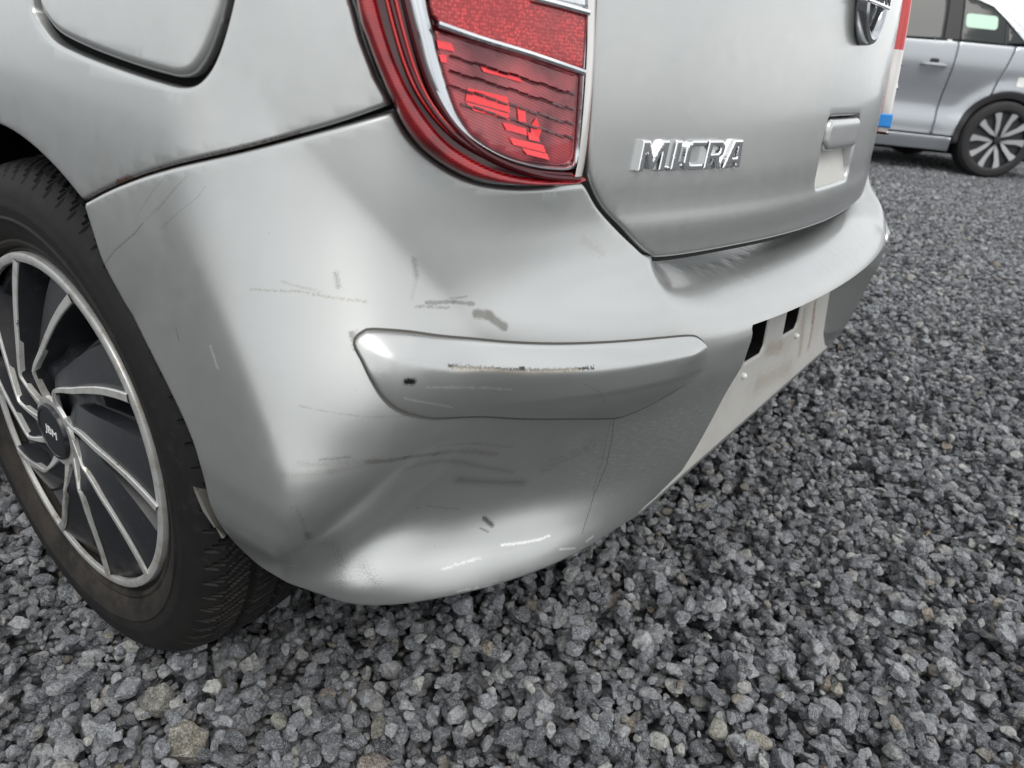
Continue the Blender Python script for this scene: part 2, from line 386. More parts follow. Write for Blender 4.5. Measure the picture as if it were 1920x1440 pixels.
def paint(name, base=(.475, .485, .477), marks=(), rough=.33, coat=.55, dirt=.10, scuff=None, stain=None):
    m, n, b = mat_new(name); uv = node(n, 'ShaderNodeUVMap').outputs[0]; ob = node(n, 'ShaderNodeTexCoord').outputs['Object']
    big = noise(n, ob, 7, 5, .6); fine = noise(n, ob, 900, 2, .5); mid = noise(n, ob, 60, 6, .65)
    col = mixc(n, math_n(n, 'MULTIPLY', ramp(n, big, [(.45, (0, 0, 0)), (.75, (1, 1, 1))]), dirt), base, tuple(x*y for x, y in zip(base, (.80, .78, .74))))
    col = mixc(n, math_n(n, 'MULTIPLY', fine, .10), col, tuple(x*.6 for x in base))
    spk = ramp(n, noise(n, ob, 330, 2, .5), [(.735, (0, 0, 0)), (.76, (1, 1, 1))])
    col = mixc(n, math_n(n, 'MULTIPLY', spk, math_n(n, 'MULTIPLY', ramp(n, noise(n, ob, 9, 3), [(.45, (0, 0, 0)), (.7, (1, 1, 1))]), .6)), col, (.06, .055, .05))
    if scuff:                                  # rubbed area: short pale streaks
        mpn = node(n, 'ShaderNodeMapping'); link(n, uv, mpn.inputs['Vector']); mpn.inputs['Rotation'].default_value = (0, 0, math.radians(scuff[5])); mpn.inputs['Scale'].default_value = (1, 4.5, 1)
        st = ramp(n, noise(n, mpn.outputs[0], 95, 7, .7), [(.52, (0, 0, 0)), (.66, (1, 1, 1))])
        sx = node(n, 'ShaderNodeSeparateXYZ'); link(n, uv, sx.inputs[0])
        dx = math_n(n, 'DIVIDE', math_n(n, 'SUBTRACT', sx.outputs[0], scuff[0]), scuff[2]); dz = math_n(n, 'DIVIDE', math_n(n, 'SUBTRACT', sx.outputs[1], scuff[1]), scuff[3])
        rr = math_n(n, 'SUBTRACT', 1, math_n(n, 'ADD', math_n(n, 'MULTIPLY', dx, dx), math_n(n, 'MULTIPLY', dz, dz)), clamp=True)
        col = mixc(n, math_n(n, 'MULTIPLY', math_n(n, 'MULTIPLY', st, rr), scuff[4]), col, (.72, .72, .70))
        dk = ramp(n, noise(n, mpn.outputs[0], 60, 6, .7), [(.55, (0, 0, 0)), (.72, (1, 1, 1))])
        col = mixc(n, math_n(n, 'MULTIPLY', math_n(n, 'MULTIPLY', dk, rr), .35), col, (.22, .22, .21))
    col = strokes_into(n, uv, col, marks)
    link(n, col, b.inputs['Base Color']); b.inputs['Metallic'].default_value = .84
    link(n, math_n(n, 'MULTIPLY_ADD', mid, .16, rough-.07), b.inputs['Roughness'])
    b.inputs['Coat Weight'].default_value = coat; link(n, math_n(n, 'MULTIPLY_ADD', mid, .12, .04), b.inputs['Coat Roughness'])
    bp = node(n, 'ShaderNodeBump'); bp.inputs['Strength'].default_value = .035; bp.inputs['Distance'].default_value = .001
    link(n, noise(n, ob, 420, 2, .5), bp.inputs['Height']); link(n, bp.outputs[0], b.inputs['Normal']); return m
M = {}
M['black'] = simple('black_plastic', (.012, .012, .013), .55)
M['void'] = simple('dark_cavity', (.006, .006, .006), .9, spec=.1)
M['chrome'] = simple('chrome', (.78, .79, .80), .07, 1)
M['satin'] = simple('lamp_chrome', (.55, .57, .59), .16, 1, .6, .03)
M['white'] = simple('white_print', (.75, .75, .73), .5)
# ================================================================== THE SILVER HATCHBACK
car = empty('silver_hatchback'); tag(car, 'scuffed silver small hatchback with a large red tail lamp and dark spoked wheel covers', 'car')
eb, ebu = e_body, e_bumper
seam_q = hit([(735, 196), (640, 229), (560, 252), (450, 281), (300, 317), (215, 347), (154, 377)], eb)      # quarter panel's lower edge, lamp -> arch
seam_b = hit([(738, 209), (640, 237), (560, 258), (450, 286), (300, 321), (215, 351), (155, 382)], ebu)
arch_px = [(155, 382), (170, 430), (190, 490), (218, 545), (250, 600), (310, 720), (350, 805), (372, 870), (390, 940), (412, 985), (440, 1020), (480, 1058)]
arch_b = hit(arch_px, ebu)
bot_b = hit([(520, 1080), (560, 1097), (650, 1121), (740, 1129), (830, 1119), (920, 1097), (1000, 1070), (1120, 1012)], eb)
bot_b[:, 1] -= .004; bot_b = np.vstack([bot_b, [(-.46, .248), (-.40, .246), (-.30, .245), (-.15, .244)]])
lamp_out_px = [(736, 193), (760, 240), (796, 284), (848, 320), (900, 341), (965, 350), (1031, 349), (1077, 344), (1093, 331), (1101, 286), (1109, 208), (1116, 104), (1119, 0)]
lamp_b = hit([(743, 217), (765, 254), (799, 288), (850, 323), (900, 343), (965, 352), (1031, 351), (1085, 346)], ebu)        # bumper edge under the lamp
gate_px = [(1119, 0), (1114, 104), (1109, 208), (1104, 290), (1108, 340), (1132, 390), (1170, 430), (1205, 464), (1235, 484), (1265, 489), (1330, 482), (1400, 466)]
gate_l = hit(gate_px, eb)
gate_b = hit([(1098, 350), (1120, 388), (1155, 428), (1190, 462), (1215, 482)], ebu)      # bumper edge beside the tailgate
DBG = {'arch': arch_b, 'bot': bot_b, 'lampb': lamp_b, 'gate': gate_l, 'seam': seam_b, 'gateb': gate_b}

# ---- bumper
left = [(-.20, .540), (-.36, .540), (-.405, .546), (-.432, .562)] + [tuple(p) for p in gate_b[::-1]] + [tuple(p) for p in lamp_b[::-1]]
top_l = smooth_poly(np.array(left), .005)
low = smooth_poly(np.vstack([arch_b, bot_b]), .005)
lp = np.vstack([[(0, .540)], top_l, smooth_poly(seam_b, .006), low[1:], [(0, low[-1][1]+.001)]])
bump_poly = np.vstack([lp, (lp*[-1, 1])[::-1][1:-1]])
slot1 = hit([(1395, 681), (1399, 655), (1438, 610), (1430, 658)], ebu); slot2 = hit([(1467, 629), (1475, 592), (1503, 573), (1494, 612)], ebu)
DBG['s1'] = slot1; DBG['s2'] = slot2
def slot_shape(px):      # on the recess floor; its top runs up behind the overhang
    p = hit(px, ebu); a, b_ = p[0, 0], p[1, 0]; return np.array([(a, p[0, 1]), (b_-.010, p[1, 1]), (b_, p[1, 1]+.010), (b_, .455), (a, .455)])
slot1 = slot_shape([(1396, 682), (1431, 660)]); slot2 = slot_shape([(1468, 630), (1495, 614)])
def uvs(*px): return [tuple(p) for p in hit(list(px), ebu)]
def stroke(px, w, col, st=.8, br=1.0, sc=300):
    u = uvs(*px); k = 1/1900.
    return [(u[i], u[i+1], w*k, col, st, br, sc) for i in range(len(u)-1)]
DK = (.05, .05, .05); GR = (.20, .195, .18); BR = (.11, .085, .065); WH = (.80, .80, .78)
bm = []
for px, w, c, st, br, sc in [
    ([(776, 486), (781, 518)], 9, DK, .4, 1.7, 900), ([(782, 520), (772, 560)], 7, GR, .2, 1.6, 700), ([(630, 513), (634, 537)], 8, DK, .4, 1.7, 900),
    ([(800, 568), (850, 566), (888, 570)], 5, GR, .7, .8, 180), ([(845, 560), (875, 556)], 4, DK, .35, 1.5, 420), ([(780, 574), (840, 577)], 5, GR, .6, 1.7, 500),
    ([(893, 588), (920, 592)], 11, GR, .9, .45, 180), ([(918, 592), (946, 613)], 10, GR, .9, .45, 180),
    ([(470, 542), (560, 546), (690, 566)], 4, (.30, .28, .24), .6, 1.8, 500), ([(530, 528), (600, 548)], 5, (.30, .28, .24), .4, 1.8, 600),
    ([(690, 866), (760, 858), (820, 851)], 7, BR, .4, 1.0, 420), ([(815, 852), (930, 852)], 12, (.24, .21, .19), .35, 1.0, 180), ([(530, 891), (620, 884), (700, 868)], 10, (.28, .26, .23), .3, 1.5, 900),
    ([(600, 862), (655, 857)], 5, DK, .4, 1.8, 800), ([(560, 868), (700, 862)], 9, (.28, .26, .23), .3, 1.6, 420), ([(820, 838), (960, 838)], 7, (.27, .24, .22), .3, 1.3, 200),
    ([(860, 900), (980, 905)], 26, DK, .55, 2.4, 900), ([(760, 880), (960, 885)], 18, DK, .4, 2.5, 1000), ([(590, 1020), (640, 1090)], 34, DK, .6, 3.6, 1000), ([(680, 1060), (705, 1095)], 24, DK, .6, 3.4, 900),
    ([(1152, 786), (1148, 820), (1138, 870), (1122, 910), (1106, 955), (1092, 1000)], 1.7, (.10, .10, .10), .75, .9, 420), ([(1146, 790), (1130, 860), (1112, 930)], 1.4, (.18, .18, .18), .6, 1.0, 420),
    ([(908, 972), (922, 984)], 10, DK, .85, 1.1, 900), ([(900, 990), (915, 997)], 4, GR, .8, 1.2, 700), ([(800, 948), (860, 955)], 5, (.26, .24, .22), .35, 1.6, 400),
    ([(860, 1108), (960, 1090), (1080, 1060)], 5, WH, .8, 1.5, 240), ([(940, 1022), (1010, 1012), (1030, 1004)], 5, WH, .8, 1.2, 300), ([(1050, 1030), (1078, 1028)], 4, WH, .9, .8, 300), ([(1100, 1015), (1112, 1006)], 5, WH, .9, .8, 300),
    ([(830, 1068), (900, 1045)], 6, WH, .5, 1.8, 300), ([(480, 1040), (560, 1060)], 5, WH, .5, 1.7, 400), ([(470, 1020), (500, 1045)], 6, (.4, .36, .3), .5, 1.5, 500),
    ([(194, 498), (215, 470), (252, 438), (268, 418)], 1.8, (.18, .18, .18), .7, .8, 400), ([(268, 418), (300, 385), (335, 345)], 1.6, (.3, .3, .3), .6, 1.2, 400), ([(300, 430), (370, 370), (385, 350)], 1.3, (.25, .25, .25), .6, 1.2, 400),
    ([(290, 400), (350, 330)], 1.6, (.25, .25, .25), .6, 1.2, 400), ([(310, 330), (285, 360), (260, 400)], 1.5, (.25, .25, .25), .5, 1.2, 400),
    ([(556, 950), (566, 975), (576, 1005)], 5, (.36, .32, .24), .4, 1.4, 420), ([(575, 1000), (580, 1010)], 8, GR, .7, 1.4, 900), ([(395, 650), (408, 690)], 5, WH, .7, 1.2, 500), ([(330, 615), (335, 640)], 4, DK, .4, 1.5, 900),
    ([(660, 625), (668, 650)], 9, GR, .8, 1.2, 600), ([(560, 760), (820, 770)], 3, (.3, .3, .3), .5, 1.8, 200), ([(1020, 880), (1100, 840)], 30, (.30, .30, .29), .35, 1.8, 200),
    ([(1095, 450), (1130, 475)], 22, (.34, .31, .28), .35, 1.8, 500), ([(1240, 470), (1225, 500)], 3, WH, .5, 1., 300),
    ([(1528, 570), (1524, 600)], 30, (.20, .12, .065), .8, 1.3, 180), ([(1526, 600), (1516, 650)], 26, (.22, .13, .07), .7, 1.4, 180), ([(1508, 585), (1500, 660)], 44, (.27, .20, .14), .6, 1.5, 180), ([(1440, 655), (1465, 650)], 46, (.30, .235, .18), .6, 1.2, 180), ([(1420, 720), (1480, 690)], 60, (.31, .27, .22), .5, 1.3, 180),
    ]:
    bm += stroke(px, w, c, st, br, sc)
sc_c = uvs((1240, 830))[0]; sc_e = uvs((1330, 790))[0]
M['paint_b'] = paint('silver_bumper_paint', marks=bm, rough=.35, coat=.35, dirt=.25, scuff=(sc_c[0]+.01, sc_c[1], .17, .10, .75, 25))
M['paint'] = paint('silver_body_paint', rough=.30, coat=.5, dirt=.16)
rs = uvs((228, 348))[0]
M['paint_q'] = paint('silver_quarter_paint', rough=.30, coat=.5, dirt=.2, marks=[((rs[0]-.004, rs[1]), (rs[0]+.012, rs[1]+.006), .007, (.22, .075, .02), 1, .7, 500), ((rs[0]+.01, rs[1]+.005), (rs[0]+.03, rs[1]+.013), .004, (.30, .22, .15), .8, 1.2, 500)] +
                     [(tuple(a), tuple(b), .0035, (.10, .065, .04), .7, 1.2, 300) for a, b in zip(seam_q[2:-1], seam_q[3:])])
bumper = panel('bumper', bump_poly, skin(ebu), M['paint_b'], car, step=.0065, bstep=.0045, roll=.004, hem=.018, holes=[slot1, slot2],
               rows=[(-.34, .52, .008, np.arange(.480, .540, .0016)), (-.52, -.34, .004, np.arange(.470, .560, .0016)), (-.36, .36, .008, [.478, .481, .4875, .494])],
               extra=[(sg*(np.interp(z, RZ, RS)+q), z) for z in np.arange(.252, .492, .0035) for sg, qs in ((1, (-.003, .002, .004, .006, .012)), (-1, (-.003, .006, .012, .018, .024, .030, .036, .046))) for q in qs],
               cons=[[(-.3295, zc), (.3295, zc)] for zc in (.484, .491)]+[[(sg*(np.interp(z, RZ, RS)+q), z) for z in np.linspace(.254, .4838, 40)] for sg, q in ((1, 0), (1, .009), (-1, 0), (-1, .045))])
# the bare, dusty plate area inside the recess
M['plate_area'] = paint('dusty_plate_area', base=(.46, .455, .43), rough=.5, coat=.0, dirt=.9, marks=[m_ for m_ in bm if abs(m_[0][0]) < .34 and m_[0][1] < .47])
M['plate_area'].node_tree.nodes['Principled BSDF'].inputs['Metallic'].default_value = .12
bumper.data.materials.append(M['plate_area'])
uvl = bumper.data.uv_layers[0].data; lp_uv = np.empty(len(uvl)*2); uvl.foreach_get('uv', lp_uv); lp_uv = lp_uv.reshape(-1, 2)
ls = np.empty(len(bumper.data.polygons), dtype=np.int32); bumper.data.polygons.foreach_get('loop_start', ls); lt = np.empty_like(ls); bumper.data.polygons.foreach_get('loop_total', lt)
cu = np.array([lp_uv[a_:a_+t_].mean(0) for a_, t_ in zip(ls, lt)]); sl_ = np.interp(cu[:, 1], RZ, RS)
bumper.data.polygons.foreach_set('material_index', ((cu[:, 0] > sl_+.004) & (cu[:, 0] < -sl_-.0452) & (cu[:, 1] < .484) & (cu[:, 1] > .255)).astype(np.int32))
bumper.data.materials.append(M['void'])
for p_, t_, c_ in zip(bumper.data.polygons, lt, cu):
    if t_ == 4 and abs(c_[0]) < .30 and .30 < c_[1] < .47: p_.material_index = 2  # slot walls coloured near black for the shade inside the holes
for px in ((1393, 704), (1492, 629)):
    (s0, z0), = hit([px], ebu); c = surf(np.array([s0]), np.array([z0]), ebu)[0]
    v, f = tube([c+[0, .004, 0], c+[0, -.003, 0], c+[0, -.006, 0]], [.0045, .0045, .002], 10); mesh_obj('plate_screw', v, f, M['white'], bumper)

# ---- corner rub strips
pad_px = [(668, 634), (682, 622), (700, 618), (760, 622), (840, 632), (940, 641), (1040, 645), (1140, 642), (1240, 634), (1290, 630), (1308, 634), (1321, 648), (1325, 662), (1318, 682), (1300, 706), (1270, 728), (1220, 757), (1180, 775), (1150, 783), (1080, 784), (960, 783), (840, 782), (790, 780), (745, 766), (718, 742), (698, 710), (680, 672), (668, 650)]
pad = hit(pad_px, ebu); pad_s = smooth_poly(pad, .004, True)
ridge = hit([(690, 648), (780, 668), (850, 684), (980, 690), (1110, 688), (1220, 672), (1318, 648)], ebu); top_e = hit([(690, 619), (780, 624), (850, 633), (980, 643), (1110, 643), (1220, 636), (1318, 640)], ebu); bot_e = hit([(700, 712), (745, 766), (850, 782), (980, 783), (1140, 783), (1220, 757), (1318, 682)], ebu)
def srt(a): a = a[np.argsort(a[:, 0])]; return lambda s: np.interp(s, a[:, 0], a[:, 1])
f_r, f_t, f_b = srt(ridge), srt(top_e), srt(bot_e)
def pad_prof(V, d):
    zr = f_r(V[:, 0]); zt = f_t(V[:, 0]); zb = f_b(V[:, 0])
    up = np.clip((V[:, 1]-zr)/np.maximum(zt-zr, .006), 0, 1); dn = np.clip((zr-V[:, 1])/np.maximum(zr-zb, .02), 0, 1)
    h = .0115-.0090*up**1.1-.0090*dn**1.35; sa, sb = pad_s[:, 0].min(), pad_s[:, 0].max(); ee = sstep(0, .040, sb-V[:, 0])*sstep(0, .030, V[:, 0]-sa); h = h*ee+.0055*(1-ee)
    return h
pmarks = []
def pst(px, w, col, st=.9, br=1.0, sc=300):
    u = hit(px, ebu, .010); return [(tuple(u[i]), tuple(u[i+1]), w/1900., col, st, br, sc) for i in range(len(u)-1)]
for a in [([(842, 686), (900, 690), (980, 694), (1060, 693), (1112, 689)], 6, (.05, .045, .04), .95, 1.5, 600), ([(850, 690), (960, 698), (1080, 694)], 8, (.45, .40, .32), .6, 1.3, 400), ([(763, 716), (774, 717)], 9, (.01, .01, .01), 1, .9, 900), ([(975, 690), (982, 690)], 4, DK, 1, .5, 500),
          ([(800, 728), (960, 732)], 5, WH, .45, 1.6, 240), ([(760, 752), (850, 768)], 4, WH, .5, 1.5, 300), ([(1140, 760), (1125, 735), (1095, 720)], 1.3, (.25, .25, .25), .6, .9, 420), ([(660, 640), (672, 690), (700, 730)], 4, (.25, .24, .22), .5, 1.2, 400)]: pmarks += pst(*a)
M['paint_p'] = paint('silver_strip_paint', marks=pmarks, rough=.30, coat=.35, dirt=.2)
strip = panel('rub_strip', pad_s, skin(ebu), M['paint_p'], bumper, step=.0035, bstep=.003, roll=.0028, rdepth=.003, hem=.014, prof=pad_prof, sharp=50)
mirror_copy(strip, bumper)
# dark joint line round the strip
tg_ = np.roll(pad_s, -1, 0)-np.roll(pad_s, 1, 0); tg_ /= np.linalg.norm(tg_, axis=1)[:, None]; nrm_ = np.stack([tg_[:, 1], -tg_[:, 0]], 1)*(1 if area2(pad_s) > 0 else -1)
gp = np.vstack([pad_s, pad_s[:1]]); gq = np.vstack([pad_s+nrm_*.0017, (pad_s+nrm_*.0017)[:1]])
gk = loft('strip_gap', gp-np.vstack([nrm_, nrm_[:1]])*.001, gq, [(0, .0008), (1, .0008)], ebu, simple('strip_gap_dark', (.07, .068, .062), .8), bumper, n=400); mirror_copy(gk, bumper)

# ---- torn flap of liner at the bumper's edge
A = surf(arch_b[:, 0], arch_b[:, 1], ebu)
tp = [(363, 908), (366, 925), (380, 958), (402, 990), (421, 1008)]; ti = [(372, 906), (388, 914), (406, 947), (418, 977), (423, 1002)]
v = []
for (a, b), dx in zip(zip(tp, ti), (.0, .004, .006, .004, .0)):
    v.append(on_plane_x([a], -.823-dx)[0]); v.append((on_plane_x([a], -.823-dx)[0]+on_plane_x([b], -.818)[0])/2+[-.004, -.001, 0]); v.append(on_plane_x([b], -.815)[0])
v = np.array(v); n0 = len(v); v = np.vstack([v, v+[.0025, .002, 0]])
f = [(i*3+j, i*3+j+1, i*3+j+4, i*3+j+3) for i in range(4) for j in range(2)]; f += [tuple(x+n0 for x in q[::-1]) for q in f]
rim = [0, 1, 2, 5, 8, 11, 14, 13, 12, 9, 6, 3]; f += [(rim[(i+1) % 12], rim[i], rim[i]+n0, rim[(i+1) % 12]+n0) for i in range(12)]
mesh_obj('torn_liner_flap', v, f, simple('torn_liner', (.11, .105, .095), .7), bumper, sharp=30)

# ---- quarter panels
def arc(y0, hub_y, r, a0, a1, n=40):
    return np.array([(s_of_y(hub_y+r*math.cos(a)), HUB[2]+r*math.sin(a)) for a in np.linspace(a0, a1, n)])
se = surf(seam_q[-1:, 0], seam_q[-1:, 1], eb)[0]; ang0 = math.atan2(se[2]-HUB[2], se[1]-HUB[1]); r0 = math.hypot(se[1]-HUB[1], se[2]-HUB[2])
arch_q = np.array([(s_of_y(HUB[1]+r*math.cos(a)), HUB[2]+r*math.sin(a)) for a, r in zip(np.linspace(ang0, math.radians(-8), 44), np.interp(np.linspace(0, 1, 44), [0, .3, 1], [r0, .335, .335]))])
lampL = hit([(736, 194), (715, 146), (687, 75), (666, 0)], eb)
lamp_top = [(lampL[-1][0]-.012, .86), (lampL[-1][0]-.012, .93), (lampL[-1][0]+.02, .99), (lampL[-1][0]+.08, 1.03)]
sD = s_of_y(1.05)
q_poly = np.vstack([smooth_poly(seam_q, .006), arch_q[1:], [(sD, .258), (sD, .60), (sD, .955), (-1.3, .955), (-1.1, .96), (-.95, .985), (-.84, 1.05)], np.array(lamp_top)[::-1]*[1, 1]+[-.004, 0], (lampL[::-1][:-1]+[-.004, 0])])
fuel_px = [(57, 0), (62, 25), (75, 50), (100, 78), (150, 103), (230, 133), (300, 155), (335, 163), (362, 160), (382, 145), (400, 118), (418, 70), (436, 0)]
fl = hit(fuel_px, eb); fuel = np.vstack([fl, [(-.885, .815), (-.895, .862), (-.92, .885), (-.98, .892), (-1.06, .895), (-1.115, .885), (-1.137, .855), (-1.142, .81)]])
fuel_s = smooth_poly(fuel, .004, True); cf = fuel_s.mean(0)
quarter = panel('quarter_panel', q_poly, skin(eb), M['paint_q'], car, step=.009, bstep=.005, roll=.004, hem=.018, holes=[fuel_s])
mirror_copy(quarter, car)
fpx2 = [(72, 0), (76, 18), (88, 40), (110, 64), (155, 88), (232, 118), (300, 139), (333, 146), (356, 142), (371, 128), (386, 104), (403, 62), (420, 0)]
fd = np.vstack([hit(fpx2, eb), (fuel[len(fl):]-cf)*[.93, .93]+cf]); fd_s = smooth_poly(fd, .004, True)
fdoor = panel('fuel_door', fd_s, skin(eb, .0005), M['paint'], car, step=.008, bstep=.004, roll=.008, rdepth=.006, hem=.014)
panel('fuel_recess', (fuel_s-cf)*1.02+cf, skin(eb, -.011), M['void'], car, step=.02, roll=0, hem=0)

# ---- tailgate
def e_gate(s, z):
    d = e_body(s, z); return d-.013*np.clip((.606-z)/.044, 0, 1)**1.6
gl = gate_l.copy(); tb = gl[-3:, 1].mean(); topg = [(gl[0][0]-.004, .86), (gl[0][0]-.01, .92), (-.58, .985)]
gh = np.vstack([np.array(topg)[::-1], gl[:-2], [(-.30, tb), (-.15, tb-.002), (0, tb-.003)]]); gh_s = np.vstack([smooth_poly(gh, .005)])
gate_poly = np.vstack([gh_s, (gh_s*[-1, 1])[::-1][1:]])
hx = hit([(1537, 285), (1556, 226), (1566, 219), (1615, 219), (1597, 278)], e_gate); hr = hit([(1536, 287), (1526, 354), (1580, 333), (1597, 278)], e_gate)
DBG['handle'] = hx; DBG['hrec'] = hr
s0, s1 = -.085, .085; zt, zm, zb = float(hx[2, 1]), float(hx[0, 1]), float(hr[1, 1])
def rrect(a, b, c, d, r=.012, n=5):
    p = []
    for cx, cy, t0 in ((b-r, d-r, 0), (a+r, d-r, 90), (a+r, c+r, 180), (b-r, c+r, 270)):
        for k in range(n): t = math.radians(t0+90*k/(n-1)); p.append((cx+r*math.cos(t), cy+r*math.sin(t)))
    return np.array(p)
hole = rrect(s0, s1, zb, zt, .014)
gate = panel('tailgate', gate_poly, skin(e_gate), M['paint'], car, step=.010, bstep=.006, roll=.005, hem=.02, holes=[hole], dense=[(-.56, .56, .555, .615, .005)])
M['dust'] = paint('dusty_scoop', base=(.46, .455, .43), rough=.5, coat=0, dirt=1.0); M['dust'].node_tree.nodes['Principled BSDF'].inputs['Metallic'].default_value = .15
panel('handle_scoop', (hole-hole.mean(0))*1.03+hole.mean(0), skin(e_gate), M['dust'], gate, step=.008, roll=0, hem=0, prof=lambda V, d: -.003-.030*np.clip((V[:, 1]-zb)/(zt-zb), 0, 1))
panel('handle_flap', rrect(s0+.004, s1-.004, zm, zt-.003, .013), skin(e_gate, .004), M['paint'], gate, step=.008, bstep=.004, roll=.007, hem=.012)

# black strip added to darken the open gap round the tailgate's foot
lowe = gate_poly[(gate_poly[:, 1] < .66)]; tq = np.gradient(lowe, axis=0); tq /= np.linalg.norm(tq, axis=1)[:, None]; nq = np.stack([-tq[:, 1], tq[:, 0]], 1)
if nq[len(nq)//2, 1] > 0: nq = -nq
loft('tailgate_gap_strip', lowe-nq*.004, lowe+nq*.0055, [(0, -.006), (.6, -.006), (1, -.010)], e_gate, simple('gap_strip_black', (.008, .008, .008), .7), gate, n=300)

# ---- lettering on the tailgate: MICRA
bl, br = hit([(1196, 317), (1386, 316)], e_gate); tl, tr = hit([(1212, 258), (1386, 263)], e_gate); DBG['badge'] = np.array([bl, br, tl, tr])
Hb = float(((tl+tr)/2-(bl+br)/2)[1]); gl_y0 = (bl[1]+br[1])/2
GLY = {'M': ([(0, 0), (0, 1), (.27, 1), (.5, .45), (.73, 1), (1, 1), (1, 0), (.79, 0), (.79, .62), (.58, .08), (.42, .08), (.21, .62), (.21, 0)], []),
 'I': ([(0, 0), (0, 1), (1, 1), (1, 0)], []),
 'C': ([(1, 1), (.30, 1), (.10, .93), (0, .76), (0, .24), (.10, .07), (.30, 0), (1, 0), (1, .21), (.38, .21), (.27, .30), (.27, .70), (.38, .79), (1, .79)], []),
 'R': ([(0, 0), (0, 1), (.72, 1), (.93, .93), (1, .78), (1, .60), (.93, .46), (.78, .40), (1.02, 0), (.72, 0), (.52, .37), (.26, .37), (.26, 0)], [[(.26, .56), (.26, .81), (.66, .81), (.74, .75), (.74, .62), (.66, .56)]]),
 'A': ([(0, 0), (.50, 1), (1, 1), (1, 0), (.74, 0), (.74, .20), (.42, .20), (.31, 0)], [[(.52, .39), (.74, .39), (.74, .80), (.70, .80)]])}
lx = {'M': (1196, 1250), 'I': (1257, 1269), 'C': (1279, 1316), 'R': (1319, 1351), 'A': (1354, 1386)}
for ch in 'MICRA':
    (a0, _), (a1, _) = hit([(lx[ch][0], 317), (lx[ch][1], 316.5)], e_gate, .005); sh = .16 if ch != 'A' else 0.0
    if ch == 'M': a1 -= .004
    mp_ = lambda P: np.array([(a0+(a1-a0)*u+sh*Hb*w_, gl_y0+Hb*w_) for u, w_ in P])
    panel('badge_letter', mp_(GLY[ch][0]), skin(e_gate, .0055), M['chrome'], gate, step=.0025, bstep=.0015, roll=.0013, rdepth=.0013, hem=.006, holes=[mp_(q) for q in GLY[ch][1]])
Lb = br[0]-bl[0]
# thin foot that joins the letters
panel('badge_foot', rrect(bl[0]+Lb*.24, bl[0]+Lb*.74, gl_y0+.0005, gl_y0+.004, .0015), skin(e_gate, .002), M['chrome'], gate, step=.004, roll=0, hem=.003)

# ---- emblem: ring and name bar
(es, ez), = hit([(1655, 84)], e_gate, .01); ez0 = float(ez)+.052; DBG['emb'] = np.array([[es, ez]])
def gate_xy(u, w, off): return surf(np.asarray(u, float), np.asarray(w, float), e_gate, off)
ring_v, ring_f = [], []; R0 = .050
for i in range(72):
    a = 2*math.pi*i/72
    for j, (dr, of) in enumerate([(-.010, .002), (-.009, .011), (-.006, .014), (0, .016), (.005, .014), (.007, .010), (.008, .002)]):
        ring_v.append(gate_xy([(R0+dr)*math.cos(a)], [ez0+(R0+dr)*math.sin(a)], of)[0])
for i in range(72):
    for j in range(6): ring_f.append((i*7+j, i*7+j+1, ((i+1) % 72)*7+j+1, ((i+1) % 72)*7+j))
M['chrome_dk'] = simple('dark_chrome', (.42, .43, .45), .12, 1)
mesh_obj('emblem_ring', ring_v, ring_f, M['chrome_dk'], gate, sharp=40)
bar = rrect(-.062, .062, ez0-.011, ez0+.011, .003); panel('emblem_bar', bar, skin(e_gate, .017), M['chrome'], gate, step=.006, bstep=.003, roll=.002, hem=.012)
v, f = text_mesh('NISSAN', 1.0, .02, 0, .012); v[:, :2] -= v[:, :2].min(0); sz = v[:, :2].max(0)
mesh_obj('emblem_lettering', surf(-.052+.104*v[:, 0]/sz[0], ez0-.007+.014*v[:, 1]/sz[1], e_gate, .0176+v[:, 2]*.01), f, M['black'], gate, sharp=25)

# ---- tail lamps
lo = hit(lamp_out_px, eb, 0.0240); sl, sr = lampL[-1][0], lo[-1][0]
L_left = hit([(715, 146), (687, 75), (666, 0)], eb, 0.0180)
topL = np.array([(sr-.004, .86), (sr-.012, .93), (-.60, .985), (-.66, 1.028), (sl+.075, 1.03), (sl+.018, .99), (sl-.012, .93), (sl-.012, .86)])
lamp_poly = smooth_poly(np.vstack([lo, topL, L_left[::-1]]), .004, True)
def chain(px, extra, up):   # close an open pixel chain upward, out of the picture
    h = hit(px, eb, extra); return h
def glass_red(name, col, rough=.08, pat=None):
    m, n, b = mat_new(name); uv = node(n, 'ShaderNodeUVMap').outputs[0]
    b.inputs['Base Color'].default_value = (*col, 1); b.inputs['Roughness'].default_value = rough; b.inputs['Coat Weight'].default_value = 1; b.inputs['Coat Roughness'].default_value = .03
    if pat: pat(n, b, uv)
    return m
def pat_rim(n, b, uv):
    w = node(n, 'ShaderNodeTexWave'); w.bands_direction = 'Y'; w.inputs['Scale'].default_value = 190; w.inputs['Distortion'].default_value = 0; link(n, uv, w.inputs['Vector'])
    big = noise(n, uv, 22, 3)
    col = ramp(n, w.outputs['Fac'], [(.2, (.20, .004, .007)), (.8, (.42, .010, .014))]); col = mixc(n, ramp(n, big, [(.42, (0, 0, 0)), (.6, (1, 1, 1))]), col, (.14, .002, .005)); link(n, col, b.inputs['Base Color'])
    b.inputs['Metallic'].default_value = .35; bp = node(n, 'ShaderNodeBump'); bp.inputs['Strength'].default_value = .12; bp.inputs['Distance'].default_value = .0006; link(n, w.outputs['Fac'], bp.inputs['Height']); link(n, bp.outputs[0], b.inputs['Normal'])
